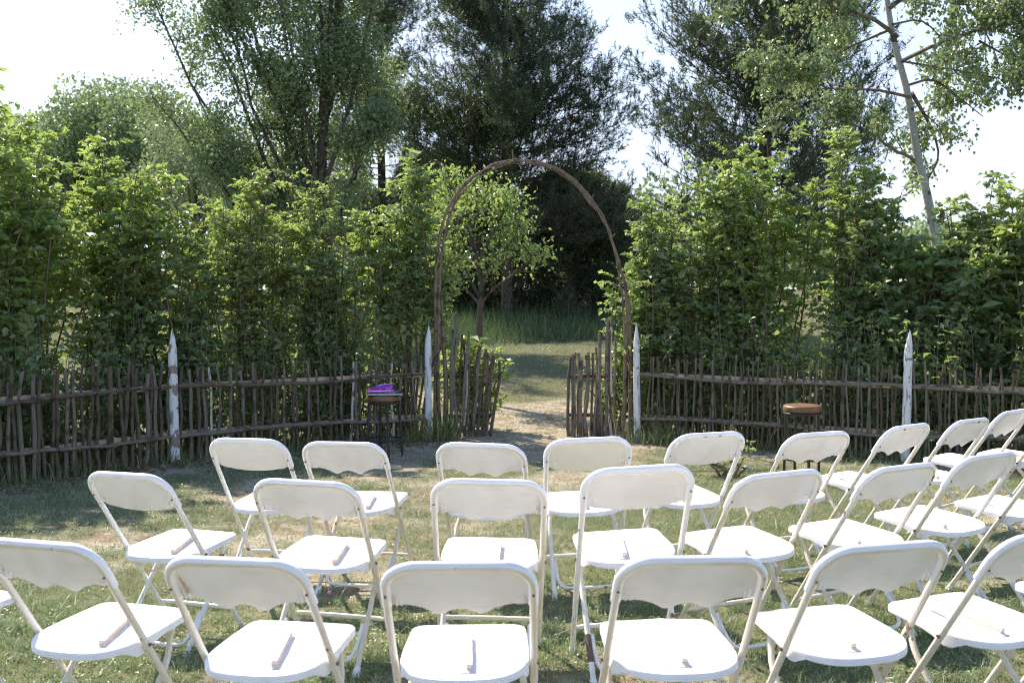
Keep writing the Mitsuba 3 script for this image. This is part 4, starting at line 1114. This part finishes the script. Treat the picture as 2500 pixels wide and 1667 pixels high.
v, f, c = blades(g, x, y, 0.34 * np.exp(g.normal(0, 0.35, n)), np.full(n, 0.017), np.clip(cg, 0, 0.8), lean=0.3, three=False)
scene['tall_grass'] = mikit.ply((v, f), 'mat_tall_grass', color=c)
labels['tall_grass'] = {'label': 'tall unmown grass at the end of the lawn behind the arch', 'category': 'grass', 'kind': 'stuff'}
# undergrowth between the fence and the hedge: thin stems carrying leaves down to the ground
P_, D_, N_, sg2 = [], [], [], []
for pts, n in (([PT['Lm'], PT['L0'], PT['L1'], PT['L2']], 520), ([PT['R1'], PT['R2'], PT['R3'], PT['Rm']], 480)):
    q0, tt_, _ = along(pts, g.uniform(0, along(pts, [0])[2], n))
    nr = np.stack([-tt_[:, 1], tt_[:, 0]], 1)
    nr *= np.sign(nr[:, 1:2])
    q0 = q0 + nr * g.uniform(0.10, 0.75, (n, 1))
    for (bx, by) in q0:
        hh = g.uniform(0.25, 1.35)
        t_ = np.linspace(0, 1, 5)[:, None]
        pth = np.array([bx, by, 0.0]) + np.array([g.normal(0, 0.10), g.normal(0, 0.08), hh]) * t_ + np.cumsum(g.normal(0, 0.015, (5, 3)), 0)
        pth[:, 2] = np.maximum(pth[:, 2], 0)
        sg2.append((pth, np.linspace(0.005, 0.0025, 5)))
        m_ = int(6 + 22 * hh)
        u_ = g.uniform(0.08, 1.02, m_)
        pos = np.stack([np.interp(u_, t_[:, 0], pth[:, k]) for k in range(3)], 1) + g.normal(0, 0.035, (m_, 3))
        P_.append(pos)
        D_.append(np.column_stack([g.normal(0, 1, (m_, 2)), g.normal(-0.15, 0.4, m_)]))
        N_.append(np.array([0, 0, 1.0]) + g.normal(0, 0.6, (m_, 3)))
P_, D_, N_ = np.vstack(P_), np.vstack(D_), np.vstack(N_)
P_[:, 2] = np.maximum(P_[:, 2], 0.02)
Lu = 0.06 * np.exp(g.normal(0, 0.3, len(P_)))
Vu, Fu, per = leaf_mesh(P_, D_, N_, Lu, Lu * 0.62, simple=True)
scene['undergrowth__leaves'] = mikit.ply((Vu, Fu), 'mat_leaf', color=np.repeat(colors(g, len(P_), LILAC), per, 0))
scene['undergrowth__stems'] = mikit.ply(twig_tubes(sg2, 3), 'mat_twig')
labels['undergrowth'] = {'label': 'tangled leafy undergrowth between the stick fence and the hedge', 'category': 'undergrowth', 'kind': 'stuff'}
# fallen leaves below the left fence
n = 1500
p = scatter_line([PT['Lm'], PT['L0'], PT['L1'], PT['L2']], n, 0.16, g) + np.array([0.12, -0.16])
p2 = scatter_line([PT['R1'], PT['R2'], PT['Rm']], 500, 0.16, g) + np.array([-0.05, -0.12])
p = np.vstack([p, p2])
n = len(p)
Pd = np.column_stack([p, ground_z(p[:, 0], p[:, 1]) + g.uniform(0.004, 0.02, n)])
Ld = g.uniform(0.03, 0.06, n)
Vd, Fd, per = leaf_mesh(Pd, np.column_stack([g.normal(0, 1, (n, 2)), g.normal(0, 0.2, n)]), np.array([0, 0, 1.0]) + g.normal(0, 0.5, (n, 3)), Ld, Ld * 0.6, curl=0.3)
scene['fallen_leaves'] = mikit.ply((Vd, Fd), 'mat_dead_leaf', color=np.repeat(np.clip(np.array([[0.22, 0.14, 0.085]]) * np.exp(g.normal(0, 0.35, (n, 1))), 0, 0.7), per, 0))
labels['fallen_leaves'] = {'label': 'dry brown fallen leaves lying below the fence', 'category': 'leaves', 'kind': 'stuff'}


def stone(x, y, r, label, seed):
    m_ = trimesh.creation.icosphere(2, 1.0)
    v = np.array(m_.vertices)
    v *= (0.75 + 0.5 * meshkit.fbm(v * 1.6 + seed, 3, seed))[:, None]
    single(numbered('stone'), mikit.ply((v * [r, r * 0.8, r * 0.55] + [x, y, float(ground_z(x, y)) + r * 0.2], np.array(m_.faces)), 'mat_stone', smooth=True), label, 'stone')


# longer tufts round the chair feet, and stray dry leaves on the lawn
FT = []
for (X, Y, yaw, dz, roll, model) in CH.values():
    for lx, ly in ((-0.2, 0.2), (0.2, 0.2), (-0.18, -0.22), (0.18, -0.22)):
        FT.append((X + lx * math.cos(yaw) - ly * math.sin(yaw), Y + lx * math.sin(yaw) + ly * math.cos(yaw)))
FT = np.repeat(np.array(FT), 34, 0)
FT = FT + g.normal(0, 0.03, FT.shape)
n = len(FT)
cg = np.where((g.random(n) < 0.3)[:, None], [[0.48, 0.42, 0.28]], [[0.18, 0.25, 0.09]]) * np.exp(g.normal(0, 0.3, (n, 1)))
v, f, c = blades(g, FT[:, 0], FT[:, 1], 0.042 * np.exp(g.normal(0, 0.35, n)), np.full(n, 0.0036), np.clip(cg, 0, 0.8), lean=0.7)
scene['foot_tufts'] = mikit.ply((v, f), 'mat_grass', color=c)
labels['foot_tufts'] = {'label': 'longer grass tufts left standing round the chair feet', 'category': 'grass', 'kind': 'stuff'}
n = 260
yy = g.uniform(2.6, 10, n)
xx = g.uniform(-1, 1, n) * (0.48 * yy)
Ll = g.uniform(0.015, 0.035, n)
Vd, Fd, per = leaf_mesh(np.column_stack([xx, yy, ground_z(xx, yy) + g.uniform(0.012, 0.03, n)]), np.column_stack([g.normal(0, 1, (n, 2)), g.normal(0, 0.25, n)]), np.array([0, 0, 1.0]) + g.normal(0, 0.4, (n, 3)), Ll, Ll * 0.6, curl=0.3)
scene['stray_leaves'] = mikit.ply((Vd, Fd), 'mat_dead_leaf', color=np.repeat(np.clip(np.array([[0.42, 0.31, 0.19]]) * np.exp(g.normal(0, 0.4, (n, 1))), 0, 0.8), per, 0))
labels['stray_leaves'] = {'label': 'stray dry leaves scattered on the lawn', 'category': 'leaves', 'kind': 'stuff'}
stone(1.98, 8.95, 0.055, 'pale stone at the foot of the right fence beside the bare stool', 3)
stone(-0.72, 6.75, 0.022, 'small pale stone in the turf behind the second chair of the far row', 5)
stone(-0.21, 5.95, 0.02, 'small stone on dry turf just beyond the far row, left of centre', 6)
# pink clover flower by the second chair of the middle row
k = thing('clover_flower', 'pink clover flower in the grass behind the chair with the orange stain', 'flower')
fx, fy_ = -0.88, 5.10
part('stem', k, mikit.ply(tube([(fx, fy_, 0), (fx + 0.006, fy_, 0.03), (fx + 0.004, fy_, 0.055)], 0.0015, 5), {'type': 'diffuse', 'reflectance': {'type': 'rgb', 'value': [0.09, 0.16, 0.05]}}))
m_ = trimesh.creation.icosphere(2, 0.0095)
v = np.array(m_.vertices) * (1 + 0.25 * np.sin(np.array(m_.vertices)[:, :1] * 900) * np.cos(np.array(m_.vertices)[:, 1:2] * 900)) + [fx + 0.004, fy_, 0.062]
part('blossom', k, mikit.ply((v, np.array(m_.faces)), 'mat_clover_pink', smooth=True))
tri_total = sum(len(w[1]) for w in meshkit.WRITTEN.values())
print('unique triangles', tri_total, 'grass', n_grass, 'needles', np1, np2, np3, np4, np5)
